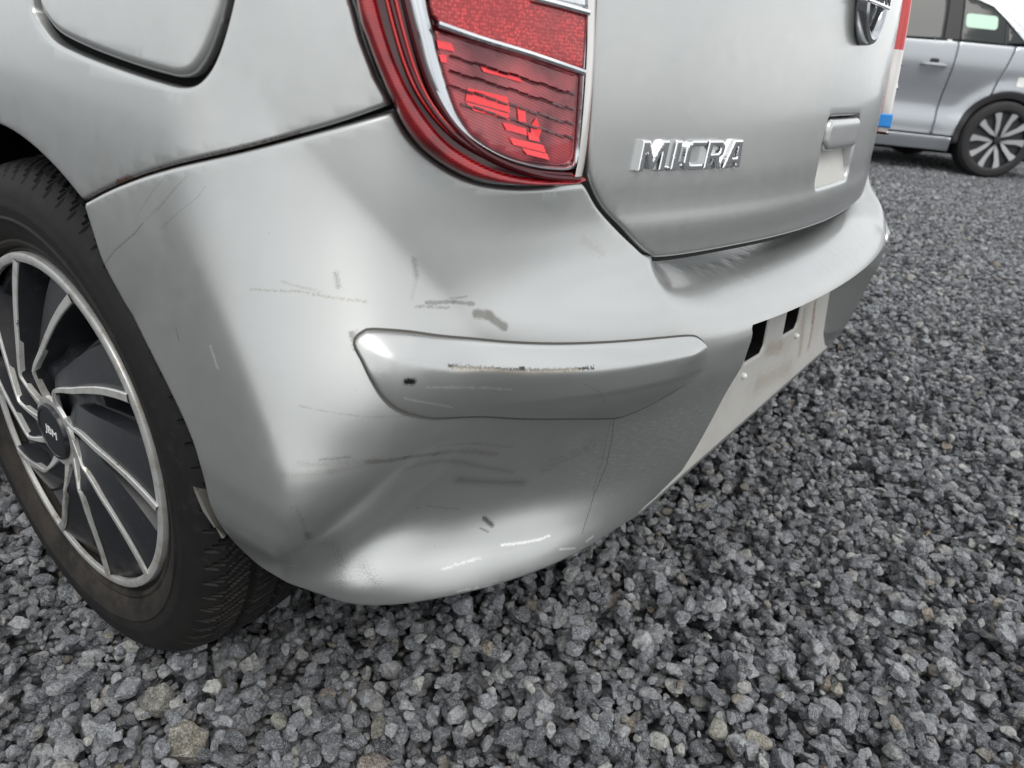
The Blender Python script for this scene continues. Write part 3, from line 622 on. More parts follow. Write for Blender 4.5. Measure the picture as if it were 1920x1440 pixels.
def pat_hex(n, b, uv):
    v = node(n, 'ShaderNodeTexVoronoi'); v.inputs['Scale'].default_value = 400; v.inputs['Randomness'].default_value = .55; link(n, uv, v.inputs['Vector'])
    big = noise(n, uv, 16, 2); col = ramp(n, big, [(.40, (.42, .05, .055)), (.52, (.72, .06, .06)), (.60, (.52, .07, .07))])
    col = mixc(n, ramp(n, v.outputs['Distance'], [(.25, (0, 0, 0)), (.6, (1, 1, 1))]), col, (.30, .02, .024)); link(n, col, b.inputs['Base Color']); b.inputs['Metallic'].default_value = .5; b.inputs['Roughness'].default_value = .25
    bp = node(n, 'ShaderNodeBump'); bp.inputs['Strength'].default_value = .5; bp.inputs['Distance'].default_value = .0006; link(n, v.outputs['Distance'], bp.inputs['Height']); link(n, bp.outputs[0], b.inputs['Normal'])
    b.inputs['Coat Weight'].default_value = .8
M['rim_red'] = glass_red('lamp_rim_red', (.2, .004, .008), .10, pat_rim)
M['deep_red'] = glass_red('lamp_deep_red', (.05, .001, .003), .12); M['deep_red'].node_tree.nodes['Principled BSDF'].inputs['Coat Weight'].default_value = .25
M['orange_red'] = glass_red('lamp_bright_red', (.50, .012, .012), .2)
M['hex_red'] = glass_red('lamp_honeycomb_red', (.4, .02, .02), .2, pat_hex)
M['facet_red'] = simple('lamp_lit_facet_red', (.85, .012, .022), .3, .1, 1, .03)
M['facet_pink'] = simple('lamp_reflector_dusky', (.34, .12, .13), .2, .6, 1, .03)
M['facet_dark'] = simple('lamp_reflector_dark', (.07, .004, .007), .15, .6, 1, .03)
M['clear'] = simple('lamp_clear_lens', (.66, .68, .69), .12, .8, 1, .02)
lamp = panel('tail_lamp', lamp_poly, skin(eb, 0.0170), M['deep_red'], car, step=.01, bstep=.005, roll=.004, hem=.034)
tag(lamp, 'red tail lamp with chrome band and clear upper section')
in1 = chain([(709, 0), (726, 65), (749, 130), (775, 182), (817, 242), (861, 281), (926, 315), (992, 331), (1050, 335), (1083, 335)], .012, 0)
upL = lambda h, d: [tuple(h[0]+(h[0]-h[1])*1.3), (h[0][0]-.014+d, .88), (h[0][0]-.010+d, .93), (h[0][0]+.02+d, .985)]
outer_left = np.vstack([[(sl+.018, .99), (sl-.012, .93), (sl-.012, .86)], L_left[::-1], lo[:9]])
inner_left = np.vstack([np.array(upL(in1, 0))[::-1], in1])
parts = [loft('outer_lens', smooth_poly(outer_left, .004), smooth_poly(inner_left, .004), [(-.02, .004), (0, .010), (.06, .017), (.16, .0225), (.32, .0265), (.5, .0275), (.7, .0265), (.86, .0235), (.95, .019), (1, .012)], eb, M['rim_red'], lamp, 220, None)]
# bright red light-guide lines in the groove
g1 = hit([(742, 0), (757, 60), (778, 130), (803, 185), (842, 238), (885, 276), (945, 306), (1010, 325), (1078, 331)], eb, 0.0220)
for k, (dx, rad, mt) in enumerate(((.0, .0013, 'orange_red'), (-.007, .0011, 'orange_red'), (.008, .0028, 'deep_red'), (-.0035, .0022, 'deep_red'))):
    P = smooth_poly(np.vstack([[g1[0]+(g1[0]-g1[1])*2.2, g1[0]+(g1[0]-g1[1])*1.0], g1]), .006)+[dx, -dx*.35]
    v, f = tube(surf(P[:, 0], P[:, 1], eb, 0.0202), rad, 8); parts.append(mesh_obj('light_guide', v, f, M[mt], lamp))
ch_out = hit([(765, 0), (781, 65), (801, 143), (833, 206), (874, 253), (939, 294), (1005, 315), (1065, 321), (1083, 316), (1089, 300), (1093, 234), (1097, 140), (1107, 0)], eb, 0.0230)
ch_in = hit([(806, 0), (810, 26), (818, 60), (824, 99), (840, 156), (858, 208), (884, 250), (923, 281), (980, 303), (1050, 313), (1073, 310), (1081, 298), (1086, 240), (1092, 142), (1101, 0)], eb, 0.0230)
ext = lambda P: np.vstack([[P[0]+(P[0]-P[1])*1.6], smooth_poly(P, .004), [P[-1]+(P[-1]-P[-2])*.6]])
parts.append(loft('chrome_band', ext(ch_out), ext(ch_in), [(0, .014), (.06, .021), (.2, .0225), (.5, .0225), (.8, .0205), (.94, .019), (1, .014)], eb, M['satin'], lamp, 220, 50))
lensU = hit([(806, 0), (811, 27), (826, 48), (1095, 131), (1101, 24), (1030, 6), (1008, 0)], eb, 0.0230)
up_poly = np.vstack([lensU[:5], lensU[5:], [(lensU[-1][0]-.01, .805), (lensU[0][0], .805)]])
parts.append(panel('reflector_lens', resample(up_poly, .004), skin(eb, 0.0220), M['hex_red'], lamp, step=.006, bstep=.004, roll=.002, hem=.004))
dv = hit([(822, 45), (905, 74), (1000, 103), (1096, 136)], eb, 0.0250); v, f = tube(surf(*smooth_poly(dv, .005).T, eb, 0.0245), .0026, 8); parts.append(mesh_obj('chrome_divider', v, f, M['chrome'], lamp))
dv2 = hit([(1000, -4), (1050, 9), (1104, 24)], eb, 0.0250); v, f = tube(surf(*smooth_poly(dv2, .005).T, eb, 0.0245), .0026, 8); parts.append(mesh_obj('chrome_divider', v, f, M['chrome'], lamp))
cl_poly = np.vstack([hit([(1012, -2), (1056, 8), (1103, 19)], eb, 0.0230), [(ch_out[-1][0]-.004, .87), (sr-.06, .90), (sr-.11, .90), (sr-.13, .84), (lensU[-1][0]-.012, .808)]])
parts.append(panel('clear_lens', resample(cl_poly, .004), skin(eb, 0.0220), M['clear'], lamp, step=.008, bstep=.005, roll=.003, hem=.004))
# lower chamber: red lens; facet glow is painted as flat bright red quads
low_px = [(818, 57), (824, 99), (840, 156), (858, 208), (884, 250), (923, 281), (980, 303), (1050, 313), (1073, 310), (1081, 298), (1086, 240), (1092, 142), (1000, 108), (905, 80)]
lowp = hit(low_px, eb, 0.0230); low_s = resample(lowp, .003)
c4 = hit([(816, 53), (1092, 139), (1086, 330), (806, 244)], eb, 0.0230)          # frame of the facet grid (along the divider)
def pat_low(n, b_, uv):
    mpn = node(n, 'ShaderNodeMapping'); link(n, uv, mpn.inputs['Vector']); mpn.inputs['Rotation'].default_value = (0, 0, .33)
    big = noise(n, mpn.outputs[0], 26, 3, .5); col = ramp(n, big, [(.36, (.16, .014, .022)), (.50, (.33, .055, .065)), (.66, (.50, .07, .08))])
    w_ = node(n, 'ShaderNodeTexWave'); w_.bands_direction = 'Y'; w_.inputs['Scale'].default_value = 150; w_.inputs['Distortion'].default_value = .3; link(n, mpn.outputs[0], w_.inputs['Vector'])
    col = mixc(n, math_n(n, 'MULTIPLY', w_.outputs['Fac'], .3), col, (.10, .008, .014)); link(n, col, b_.inputs['Base Color']); b_.inputs['Metallic'].default_value = .45; b_.inputs['Roughness'].default_value = .3
    bp = node(n, 'ShaderNodeBump'); bp.inputs['Strength'].default_value = .15; bp.inputs['Distance'].default_value = .0005; link(n, w_.outputs['Fac'], bp.inputs['Height']); link(n, bp.outputs[0], b_.inputs['Normal'])
M['low_red'] = glass_red('lamp_lower_red', (.2, .03, .04), .25, pat_low)
parts.append(panel('reflector_lens', low_s, skin(eb, .0185), M['low_red'], lamp, step=.005, bstep=.003, roll=.002, hem=.006))
def cuv(u, w_): return (c4[0]*(1-u)+c4[1]*u)*(1-w_)+(c4[3]*(1-u)+c4[2]*u)*w_
QD = [[(.20, .47), (.45, .44), (.47, .585), (.19, .60)], [(.19, .615), (.46, .60), (.47, .66), (.24, .675)], [(.52, .50), (.575, .49), (.585, .63), (.53, .64)], [(.42, .70), (.585, .69), (.595, .755), (.45, .765)], [(.62, .655), (.66, .55), (.70, .66), (.68, .75), (.625, .75)], [(.60, .72), (.68, .71), (.69, .78), (.61, .79)],
      [(.47, .83), (.72, .80), (.74, .87), (.50, .89)], [(.56, .895), (.75, .875), (.77, .93), (.60, .945)], [(.27, .225), (.50, .20), (.56, .255), (.29, .27)], [(.015, .10), (.10, .095), (.115, .165), (.025, .175)], [(.03, .235), (.07, .225), (.075, .29), (.045, .30)], [(.10, .70), (.14, .64), (.16, .74), (.13, .78)]]
for q in QD:
    P = np.array([cuv(*t) for t in q]); ins = inside(P.mean(0)[None], low_s)[0]
    if not ins: continue
    parts.append(mesh_obj('bright_facet', surf(P[:, 0], P[:, 1], eb, .0192+np.array([0, .0004, .0010, .0006, .0003][:len(q)])), [tuple(range(len(q)))[::-1]], M['facet_red'], lamp, smooth=False))
# stepped prism ledges across the lower chamber
for w0 in (.20, .345, .49, .63):
    dv_, df_, dm_ = [], [], []
    for j in range(13):
        u0, u1 = .02+j*.073, .02+(j+.92)*.073; jit = .006*((j*7) % 3-1)
        for (wa, wb, m_) in ((w0+jit, w0+.020+jit, 0), (w0+.020+jit, w0+.026+jit, 1)):
            P = np.array([cuv(u0, wa), cuv(u1, wa), cuv(u1, wb), cuv(u0, wb)])
            if not inside(P, low_s).all(): continue
            k = len(dv_); dv_ += list(surf(P[:, 0], P[:, 1], eb, .0190+np.array([.0004, .0004, .0016, .0016])-(.0004 if m_ else 0))); df_.append((k+3, k+2, k+1, k)); dm_.append(m_)
    if df_: parts.append(mesh_obj('prism_step', dv_, df_, None, lamp, smooth=False, mats=[M['facet_dark'], M['facet_pink']], fmat=dm_))
sw = smooth_poly(np.vstack([lo[8:], [(sr-.004, .86), (sr-.012, .93)]]), .006); sv, sf = [], []
for o_, ds in ((-.010, .0015), (.006, .0015), (.010, .0015), (.0215, .0008), (.0240, -.004), (.0235, -.009)): sv += list(surf(sw[:, 0]+ds, sw[:, 1], eb, o_))
n_ = len(sw)
sm_ = []
for i in range(5):
    for j in range(n_-1): sf.append((i*n_+j, i*n_+j+1, (i+1)*n_+j+1, (i+1)*n_+j)); zz_ = sw[j, 1]; sm_.append(1 if (i == 0 or zz_ > .80 or zz_ < .655) else 0)
parts.append(mesh_obj('side_wall', sv, sf, None, lamp, True, None, mats=[simple('lamp_clear_edge', (.62, .60, .58), .15, .3, 1, .03), M['orange_red']], fmat=sm_))
lamp2 = mirror_copy(lamp, car); lamp2['label'] = 'matching red tail lamp on the far side of the tailgate'
for p in parts: mirror_copy(p, lamp2)
bt = rrect(-sw[2, 0]-.004, -sw[2, 0]+.010, sw[1, 1]+.004, sw[1, 1]+.030, .003); panel('blue_patch', bt, skin(eb, .028), simple('blue_patch', (.02, .22, .62), .4), lamp2, step=.006, bstep=.003, roll=.001, hem=.03)  # small blue patch at the far lamp's lower inner corner

# ---- underside, wheel-house, sills and the rest of the shell
v, f = box((0, 1.95, .40), (.60, 1.72, .16)); mesh_obj('underbody', v, f, M['void'], car, smooth=False)
def wheel_house(hy, sgn):
    vs, fs = [], []; A = np.linspace(math.radians(-8), math.radians(172), 40)
    for a in A:
        for x in (.812, .70, .58): vs.append((sgn*x, hy+.352*math.cos(a), HUB[2]+.352*math.sin(a)))
    for i in range(39):
        for j in range(2): k = i*3+j; fs.append((k, k+1, k+4, k+3))
    c = len(vs); vs.append((sgn*.58, hy, HUB[2]))
    for i in range(39): fs.append((i*3+2, c, i*3+5))
    return mesh_obj('wheel_house', vs, fs, M['void'], car)
for hy in (HUB[1], HUB[1]+2.45):
    for sg in (-1, 1): wheel_house(hy, sg)
v, f = box((0, .16, .40), (.50, .02, .10)); mesh_obj('crash_beam', v, f, M['void'], car, smooth=False)
def side_panel(name, y0, y1, z0, z1, mat, base=0.0, arch=None):
    a, b = s_of_y(y0), s_of_y(y1)
    if arch: p = np.vstack([[(a, z0), (a, z1), (b, z1), (b, z0)], arch])
    else: p = np.array([(a, z0), (a, z1), (b, z1), (b, z0)])
    o = panel(name, p, skin(eb, base), mat, car, step=.03, bstep=.012, roll=.004, hem=.012); mirror_copy(o, car); return o
M['glass'] = simple('dark_window_glass', (.015, .018, .018), .04, 0, 0)
for y0, y1 in ((1.058, 1.70), (1.708, 2.62)):
    d = side_panel('door', y0, y1, .32, .955, M['paint'])
    side_panel('side_window', y0+.03, y1-.03, .965, 1.36, M['glass'], -.004); side_panel('window_pillar', y1-.028, y1+.028, .957, 1.38, M['black'], -.006)
side_panel('sill', .95, 2.68, .20, .314, M['paint'], -.012)
side_panel('quarter_window', .62, 1.05, .965, 1.34, M['glass'], -.004)
ay = HUB[1]+2.45; fa = np.array([(s_of_y(ay+.335*math.cos(a)), HUB[2]+.335*math.sin(a)) for a in np.linspace(math.radians(-8), math.radians(188), 40)])
a, b = s_of_y(2.63), -4.45
fp = np.vstack([[(a, .955), (a, .258)], fa[::-1], [(-4.30, .258), (b, .26), (b, .80), (-4.3, .88), (-4.05, .93)]])
o = panel('front_wing', fp, skin(eb), M['paint'], car, step=.03, bstep=.015, roll=.004, hem=.012); mirror_copy(o, car)
nose = np.array([(-SEND+.02, .24), (b-.004, .24), (b-.004, .80), (-SEND+.02, .80)]); o = panel('front_bumper', nose, skin(eb), M['paint'], car, step=.04, bstep=.02, roll=.004, hem=.012); mirror_copy(o, car)
rw = np.array([(-.52, 1.0), (-.47, 1.38), (.47, 1.38), (.52, 1.0)]); panel('rear_window', rw, skin(eb, -.004), M['glass'], car, step=.05, bstep=.02, roll=.004, hem=.012)
for sg in (-1, 1):
    cp = np.array([(-.60, 1.0), (-.53, 1.0), (-.48, 1.38), (-.52, 1.43), (-1.10, 1.43), (-1.14, 1.36), (-1.14, .965), (-.95, .995), (-.84, 1.055), (-.70, 1.05)])
    if sg < 0: o = panel('rear_pillar', cp, skin(eb, -.001), M['paint'], car, step=.03, bstep=.015, roll=.004, hem=.012); mirror_copy(o, car)
# roof, windscreen and bonnet as lofted sheets
def sheet(name, rows, mat):
    vs, fs = [], []; n = 15
    for (y, z, hw, cr) in rows:
        for t in np.linspace(-1, 1, n): vs.append((hw*t, y+cr*t*t, z-.035*t*t-.03*max(0, abs(t)-.85)/.15))
    for i in range(len(rows)-1):
        for j in range(n-1): k = i*n+j; fs.append((k, k+1, k+n+1, k+n))
    return mesh_obj(name, vs, fs, mat, car)
sheet('roof', [(.27, 1.40, .50, .12), (.34, 1.455, .55, .10), (.6, 1.50, .585, .03), (1.2, 1.53, .60, 0), (1.8, 1.52, .60, 0), (2.15, 1.46, .59, -.05)], M['paint'])
sheet('windscreen', [(2.15, 1.455, .585, -.05), (2.5, 1.24, .64, -.09), (2.88, .985, .70, -.14)], M['glass'])
sheet('bonnet', [(2.88, .98, .70, -.14), (3.2, .93, .72, -.16), (3.5, .85, .72, -.22), (3.66, .76, .70, -.24)], M['paint'])
# ---- wheels
def x_sp(r): return np.interp(r, [.03, .038, .073, .2], [-.8305, -.8305, -.8385, -.821])
_dh = hermite([.074, .10, .125, .15, .175, .195, .21], [31, 18.5, 12, 7.4, 3.2, 0, -2.2]); _dth = lambda r: np.where(np.asarray(r) < .074, np.interp(r, [.036, .04, .074], [43, 42, 31]), _dh(np.maximum(r, .074)))
def wp(r, th, x):    # wheel coordinates -> world (theta from the car's rear, upward)
    r = np.asarray(r, float); t = np.radians(th); return np.stack([x+0*r, HUB[1]-r*np.cos(t), HUB[2]+r*np.sin(t)], -1)
def tyre_mat():
    m, n, b = mat_new('tyre_rubber'); ob = node(n, 'ShaderNodeTexCoord').outputs['Object']; uv = node(n, 'ShaderNodeUVMap').outputs[0]
    sx = node(n, 'ShaderNodeSeparateXYZ'); link(n, uv, sx.inputs[0])
    col = mixc(n, noise(n, ob, 30, 6, .7), (.004, .004, .0044), (.010, .010, .010))
    band = ramp(n, sx.outputs[1], [(.0, (1, 1, 1)), (.14, (.55, .55, .55)), (.24, (.12, .12, .12)), (.5, (.30, .30, .30)), (.72, (.10, .10, .10))])
    dirt = math_n(n, 'MULTIPLY', band, ramp(n, noise(n, ob, 14, 6, .7), [(.36, (0, 0, 0)), (.62, (1, 1, 1))]))
    sz = node(n, 'ShaderNodeSeparateXYZ'); link(n, ob, sz.inputs[0])
    lowm = ramp(n, sz.outputs[2], [(.08, (1, 1, 1)), (.30, (.35, .35, .35))])
    col = mixc(n, math_n(n, 'MULTIPLY', dirt, lowm), col, (.060, .050, .040))
    dust = ramp(n, noise(n, ob, 55, 7, .75), [(.56, (0, 0, 0)), (.74, (1, 1, 1))]); col = mixc(n, math_n(n, 'MULTIPLY', dust, .3), col, (.045, .044, .042))
    link(n, col, b.inputs['Base Color']); b.inputs['Roughness'].default_value = .66; b.inputs['Specular IOR Level'].default_value = .22
    bk = node(n, 'ShaderNodeTexBrick'); mpn = node(n, 'ShaderNodeMapping'); link(n, uv, mpn.inputs['Vector']); mpn.inputs['Scale'].default_value = (1, 1, 1); link(n, mpn.outputs[0], bk.inputs['Vector'])
    bk.inputs['Scale'].default_value = 60; bk.inputs['Mortar Size'].default_value = .02; bk.inputs['Brick Width'].default_value = .35; bk.inputs['Row Height'].default_value = 1.0
    inb = ramp(n, sx.outputs[1], [(.06, (0, 0, 0)), (.065, (1, 1, 1)), (.13, (1, 1, 1)), (.135, (0, 0, 0))])
    tx = math_n(n, 'MULTIPLY', ramp(n, noise(n, uv, 210, 1, .5), [(.50, (0, 0, 0)), (.53, (1, 1, 1))]), inb)
    h = math_n(n, 'ADD', math_n(n, 'MULTIPLY', tx, .8), math_n(n, 'MULTIPLY', noise(n, ob, 400, 4, .6), .5))
    bp = node(n, 'ShaderNodeBump'); bp.inputs['Strength'].default_value = .45; bp.inputs['Distance'].default_value = .0012; link(n, h, bp.inputs['Height']); link(n, bp.outputs[0], b.inputs['Normal']); return m
M['tyre'] = tyre_mat()
def silver_mat():
    m, n, b = mat_new('wheel_cover_silver'); ob = node(n, 'ShaderNodeTexCoord').outputs['Object']
    col = mixc(n, ramp(n, noise(n, ob, 45, 7, .75), [(.50, (0, 0, 0)), (.68, (1, 1, 1))]), (.54, .545, .53), (.36, .32, .26))
    col = mixc(n, ramp(n, noise(n, ob, 38, 8, .8, 2.4), [(.63, (0, 0, 0)), (.67, (1, 1, 1))]), col, (.04, .04, .04))
    link(n, col, b.inputs['Base Color']); b.inputs['Metallic'].default_value = .55; b.inputs['Roughness'].default_value = .36; return m
def blackcover_mat():
    m, n, b = mat_new('wheel_cover_black'); ob = node(n, 'ShaderNodeTexCoord').outputs['Object']
    col = mixc(n, math_n(n, 'MULTIPLY', ramp(n, noise(n, ob, 120, 7, .75), [(.55, (0, 0, 0)), (.75, (1, 1, 1))]), .45), (.013, .014, .017), (.07, .07, .07))
    sz = node(n, 'ShaderNodeSeparateXYZ'); link(n, ob, sz.inputs[0])
    dz = math_n(n, 'MULTIPLY', ramp(n, sz.outputs[2], [(.11, (1, 1, 1)), (.17, (0, 0, 0))]), ramp(n, noise(n, ob, 40, 6, .7), [(.42, (0, 0, 0)), (.62, (1, 1, 1))]))
    col = mixc(n, math_n(n, 'MULTIPLY', dz, .7), col, (.10, .09, .075)); link(n, col, b.inputs['Base Color']); b.inputs['Roughness'].default_value = .42
    bp = node(n, 'ShaderNodeBump'); bp.inputs['Strength'].default_value = .15; bp.inputs['Distance'].default_value = .0005; link(n, noise(n, ob, 1500, 2), bp.inputs['Height']); link(n, bp.outputs[0], b.inputs['Normal']); return m
M['wsilver'] = silver_mat(); M['wblack'] = blackcover_mat()
def build_wheel():
    # steel rim behind the cover (the parent mesh)
    prof = [(-.815, .203), (-.812, .208), (-.800, .206), (-.795, .190), (-.770, .185), (-.768, .05), (-.770, .0)]
    vs, fs = [], []; n = 96
    for i in range(n):
        for x, r in prof: vs.append(wp(r, 360*i/n, x))
    k = len(prof)
    for i in range(n):
        for j in range(k-1): fs.append((i*k+j, ((i+1) % n)*k+j, ((i+1) % n)*k+j+1, i*k+j+1))
    wheel = mesh_obj('wheel', vs, fs, simple('steel_rim', (.02, .019, .018), .6, .3), car)
    # tyre
    P = [(-.806, .203), (-.812, .206), (-.820, .209), (-.8215, .2125), (-.8205, .2155), (-.8235, .220), (-.8275, .228), (-.8300, .236), (-.8316, .2385), (-.8300, .241), (-.8312, .250), (-.8315, .2525), (-.8305, .255), (-.8300, .263), (-.8275, .271),
         (-.8235, .278), (-.8185, .2840), (-.8140, .2880), (-.8090, .2912)]
    nx = 46
    for t in np.linspace(0, 1, nx)[1:]: P.append((-.8090+t*.140, .2912+.0088*(1-abs(2*t-1)**2.4)))
    P += [(-.660, .284), (-.652, .262), (-.652, .235), (-.665, .205)]
    P = np.array(P); NA = 1260; th = np.arange(NA)*360/NA; X = P[:, 0][None]+0*th[:, None]; Rr = P[:, 1][None]+0*th[:, None]
    tread = (P[:, 0] > -.829) & (P[:, 0] < -.660) & (P[:, 1] > .2705)
    u = (P[:, 0]+.829)/.169                      # 0 outer shoulder .. 1 inner
    dep = np.zeros_like(Rr)
    for j in np.where(tread)[0]:
        uu = u[j]; g = 0*th
        if min(abs(uu-.30), abs(uu-.52), abs(uu-.74)) < .022: g = g+.0065
        ph = (th*78/360+2.6*(uu-.5)**2*4+(.35 if uu > .52 else 0)) % 1.0
        lat = np.where((ph < .15), .0055, 0)*(1 if not (.315 < uu < .50) else .55)
        ph2 = (th*78/360*1+.5+2.6*(uu-.5)**2*4) % 1.0; sip = np.where(ph2 < .06, .0025, 0)*(uu > .13)
        fade = np.clip((P[j, 1]-.278)/.010, 0, 1); dep[:, j] = np.maximum(np.maximum(g, lat), sip)*fade
    Rr = Rr-dep; X = X+dep*(u < .15)[None]*.6
    V = wp(Rr.ravel(), np.repeat(th, len(P)), X.ravel()); m = len(P); I = np.arange(NA)[:, None]*m; J = np.arange(m-1)[None]; I2 = ((np.arange(NA)+1) % NA)[:, None]*m
    F = np.stack([I+J, I2+J, I2+J+1, I+J+1], -1).reshape(-1, 4)
    arc_l = np.concatenate([[0], np.cumsum(np.hypot(*np.diff(P, axis=0).T))])
    UV = np.stack([np.repeat(th/360*1.8, m), np.tile(arc_l*4.0, NA)], 1)
    mesh_obj('tyre', V, F, M['tyre'], wheel, True, 32, UV)
    # black cover: ten swept blades with slots
    rs_ = np.concatenate([np.linspace(.030, .074, 10), np.linspace(.08, .1925, 27)]); ph = np.array([0, .04, .08, .10, .12, .2, .3, .4, .48, .52, .55, .58, .62, .70, .78, .86, .92, .955, .965, .975, 1.0])
    def depth(r, p):
        blade = .0025+.010*np.clip((p-.10)/.5, 0, 1)
        hole = sstep(.52, .58, p+0*r)*(1-sstep(.955, .975, p+0*r))*sstep(.078, .092, r)*(1-sstep(.176, .186, r)); d = np.where(p < .09, .0008, blade)
        d = np.where(p > .965, .0008, d); slot = sstep(.10, .115, r)*(1-sstep(.160, .172, r))*sstep(.66, .72, p+0*r)*(1-sstep(.92, .95, p+0*r))
        return d+hole*.012+slot*.05
    vs, fs, k = [], [], len(ph)-1
    for ri, r in enumerate(rs_):
        for sct in range(10):
            for p in ph[:-1]:
                vs.append(wp(r, 102+_dth(r)+36*sct+36*p, x_sp(r)+float(depth(np.array(r), np.array(p)))))
    n = 10*k
    for i in range(len(rs_)-1):
        for j in range(n): fs.append((i*n+j, i*n+(j+1) % n, (i+1)*n+(j+1) % n, (i+1)*n+j))
    mesh_obj('wheel_cover', vs, fs, M['wblack'], wheel, True, 40)
    # silver outer ring with edge lip
    prof = [(.1905, .004), (.191, .0004), (.1922, -.0006), (.1985, -.0006), (.2008, .0004), (.2018, .003), (.2018, .008)]
    vs, fs = [], []; n = 160; k = len(prof)
    for i in range(n):
        for r, dx in prof: vs.append(wp(r, 360*i/n, -.8215+dx))
    for i in range(n):
        for j in range(k-1): fs.append((i*k+j, i*k+j+1, ((i+1) % n)*k+j+1, ((i+1) % n)*k+j))
    mesh_obj('cover_ring', vs, fs, M['wsilver'], wheel, True, 40)
    # hub collar
    vs, fs = [], []; n = 60
    for i in range(n):
        for r, dx in ((.030, -.001), (.034, -.0022), (.041, -.0022), (.043, .001)): vs.append(wp(r, 360*i/n, float(x_sp(.036))+dx))
    for i in range(n):
        for j in range(3): fs.append((i*4+j, i*4+j+1, ((i+1) % n)*4+j+1, ((i+1) % n)*4+j))
    mesh_obj('hub_collar', vs, fs, M['wsilver'], wheel, True, 40)
    rr_ = np.concatenate([np.linspace(.193, .076, 26), [.074, .071, .066, .060, .054, .048, .042, .037]])
    wdt = np.interp(rr_, [.037, .044, .055, .066, .074, .078, .10, .15, .19], [.0125, .0088, .0060, .0042, .0036, .0052, .0068, .0085, .0100])
    for sct in range(10):
        cth = 102+_dth(rr_)+36*sct+1.2; C = wp(rr_, cth, x_sp(rr_)-.0016); yz = C[:, 1:]; t = np.gradient(yz, axis=0); t /= np.linalg.norm(t, axis=1)[:, None]; nn = np.stack([-t[:, 1], t[:, 0]], 1)
        vs, fs = [], []
        for i in range(len(rr_)):
            h = nn[i]*wdt[i]/2
            for q, dx in ((-1.0, .006), (-1.0, .0008), (-.78, 0), (.78, 0), (1.0, .0008), (1.0, .006)): vs.append((C[i, 0]+dx, yz[i, 0]+h[0]*q, yz[i, 1]+h[1]*q))
        for i in range(len(rr_)-1):
            for j in range(5): fs.append((i*6+j, i*6+j+1, (i+1)*6+j+1, (i+1)*6+j))
        bmx = mesh_obj('spoke', vs, fs, M['wsilver'], wheel, True, 30)
        bmx.data.flip_normals() if bmx.data.polygons[2].normal.x > 0 else None
    # centre cap with notched rim
    vs, fs = [], []; n = 72; cp = [(.0340, .003), (.0340, -.004), (.0325, -.0065), (.0290, -.0072), (.0285, -.0062), (.015, -.0066), (.0001, -.0068)]
    for i in range(n):
        for q, (r, dx) in enumerate(cp):
            notch = .0014 if (q in (1, 2) and (i % 12) in (0, 1)) else 0
            vs.append(wp(r-notch, 360*i/n, float(x_sp(.036))+dx))
    k = len(cp)
    for i in range(n):
        for j in range(k-1): fs.append((i*k+j, i*k+j+1, ((i+1) % n)*k+j+1, ((i+1) % n)*k+j))
    cap = mesh_obj('centre_cap', vs, fs, simple('cap_black', (.012, .013, .016), .35), wheel, True, 35)
    v, f = text_mesh('JBM', 1.0, .02, 0, .0); v[:, :2] -= (v[:, :2].max(0)+v[:, :2].min(0))/2; sc_ = .027/(v[:, 0].max()*2); xc = float(x_sp(.036))-.0068
    a = on_plane_x([(89, 796)], xc)[0]; b = on_plane_x([(123, 827)], xc)[0]; d = (b-a)[1:]; d /= np.linalg.norm(d); up = np.array([d[1], -d[0]]); up = up if up[1] > 0 else -up
    W = np.stack([xc-v[:, 2]*.01, HUB[1]+sc_*(v[:, 0]*d[0]+0.85*v[:, 1]*up[0]), HUB[2]+sc_*(v[:, 0]*d[1]+0.85*v[:, 1]*up[1])], 1)
    mesh_obj('cap_lettering', W, f, M['white'], wheel, smooth=False)
    return wheel
wheel = build_wheel()
def copy_wheel(dy, mir):
    kids = list(wheel.children); c = mirror_copy(wheel, car) if mir else wheel.copy()
    if not mir: COL.objects.link(c); c.parent = car
    c.location.y += dy
    for k in kids:
        if mir and k.name.startswith('cap_lettering'): continue
        q = mirror_copy(k, c) if mir else k.copy()
        if not mir: COL.objects.link(q); q.parent = c
for dy, mi in ((2.45, False), (0, True), (2.45, True)): copy_wheel(dy, mi)
# ================================================================== GRAVEL
def gravel_sheet():
    m, n, b = mat_new('gravel_ground'); ob = node(n, 'ShaderNodeTexCoord').outputs['Object']
    v = node(n, 'ShaderNodeTexVoronoi'); v.inputs['Scale'].default_value = 75; link(n, ob, v.inputs['Vector'])
    sx = node(n, 'ShaderNodeSeparateColor'); link(n, v.outputs['Color'], sx.inputs[0])
    col = ramp(n, sx.outputs[0], [(0, (.05, .054, .06)), (.5, (.20, .21, .225)), (.9, (.38, .385, .39)), (1, (.5, .49, .47))])
    col = mixc(n, ramp(n, v.outputs['Distance'], [(.25, (0, 0, 0)), (.65, (1, 1, 1))]), col, (.02, .02, .022)); link(n, col, b.inputs['Base Color']); b.inputs['Roughness'].default_value = .85
    bp = node(n, 'ShaderNodeBump'); bp.inputs['Strength'].default_value = .9; bp.inputs['Distance'].default_value = .02; bp.invert = True; link(n, v.outputs['Distance'], bp.inputs['Height']); link(n, bp.outputs[0], b.inputs['Normal']); return m
GZ = -.036
xs = [-600, -60, -8, -2, 3, 9, 16, 60, 600]; vs = [(x, y, GZ) for y in xs for x in xs]; nn_ = len(xs)
fs = [(j*nn_+i, j*nn_+i+1, (j+1)*nn_+i+1, (j+1)*nn_+i) for j in range(nn_-1) for i in range(nn_-1)]
g = mesh_obj('ground', vs, fs, gravel_sheet(), None, smooth=False); tag(g, kind='structure')
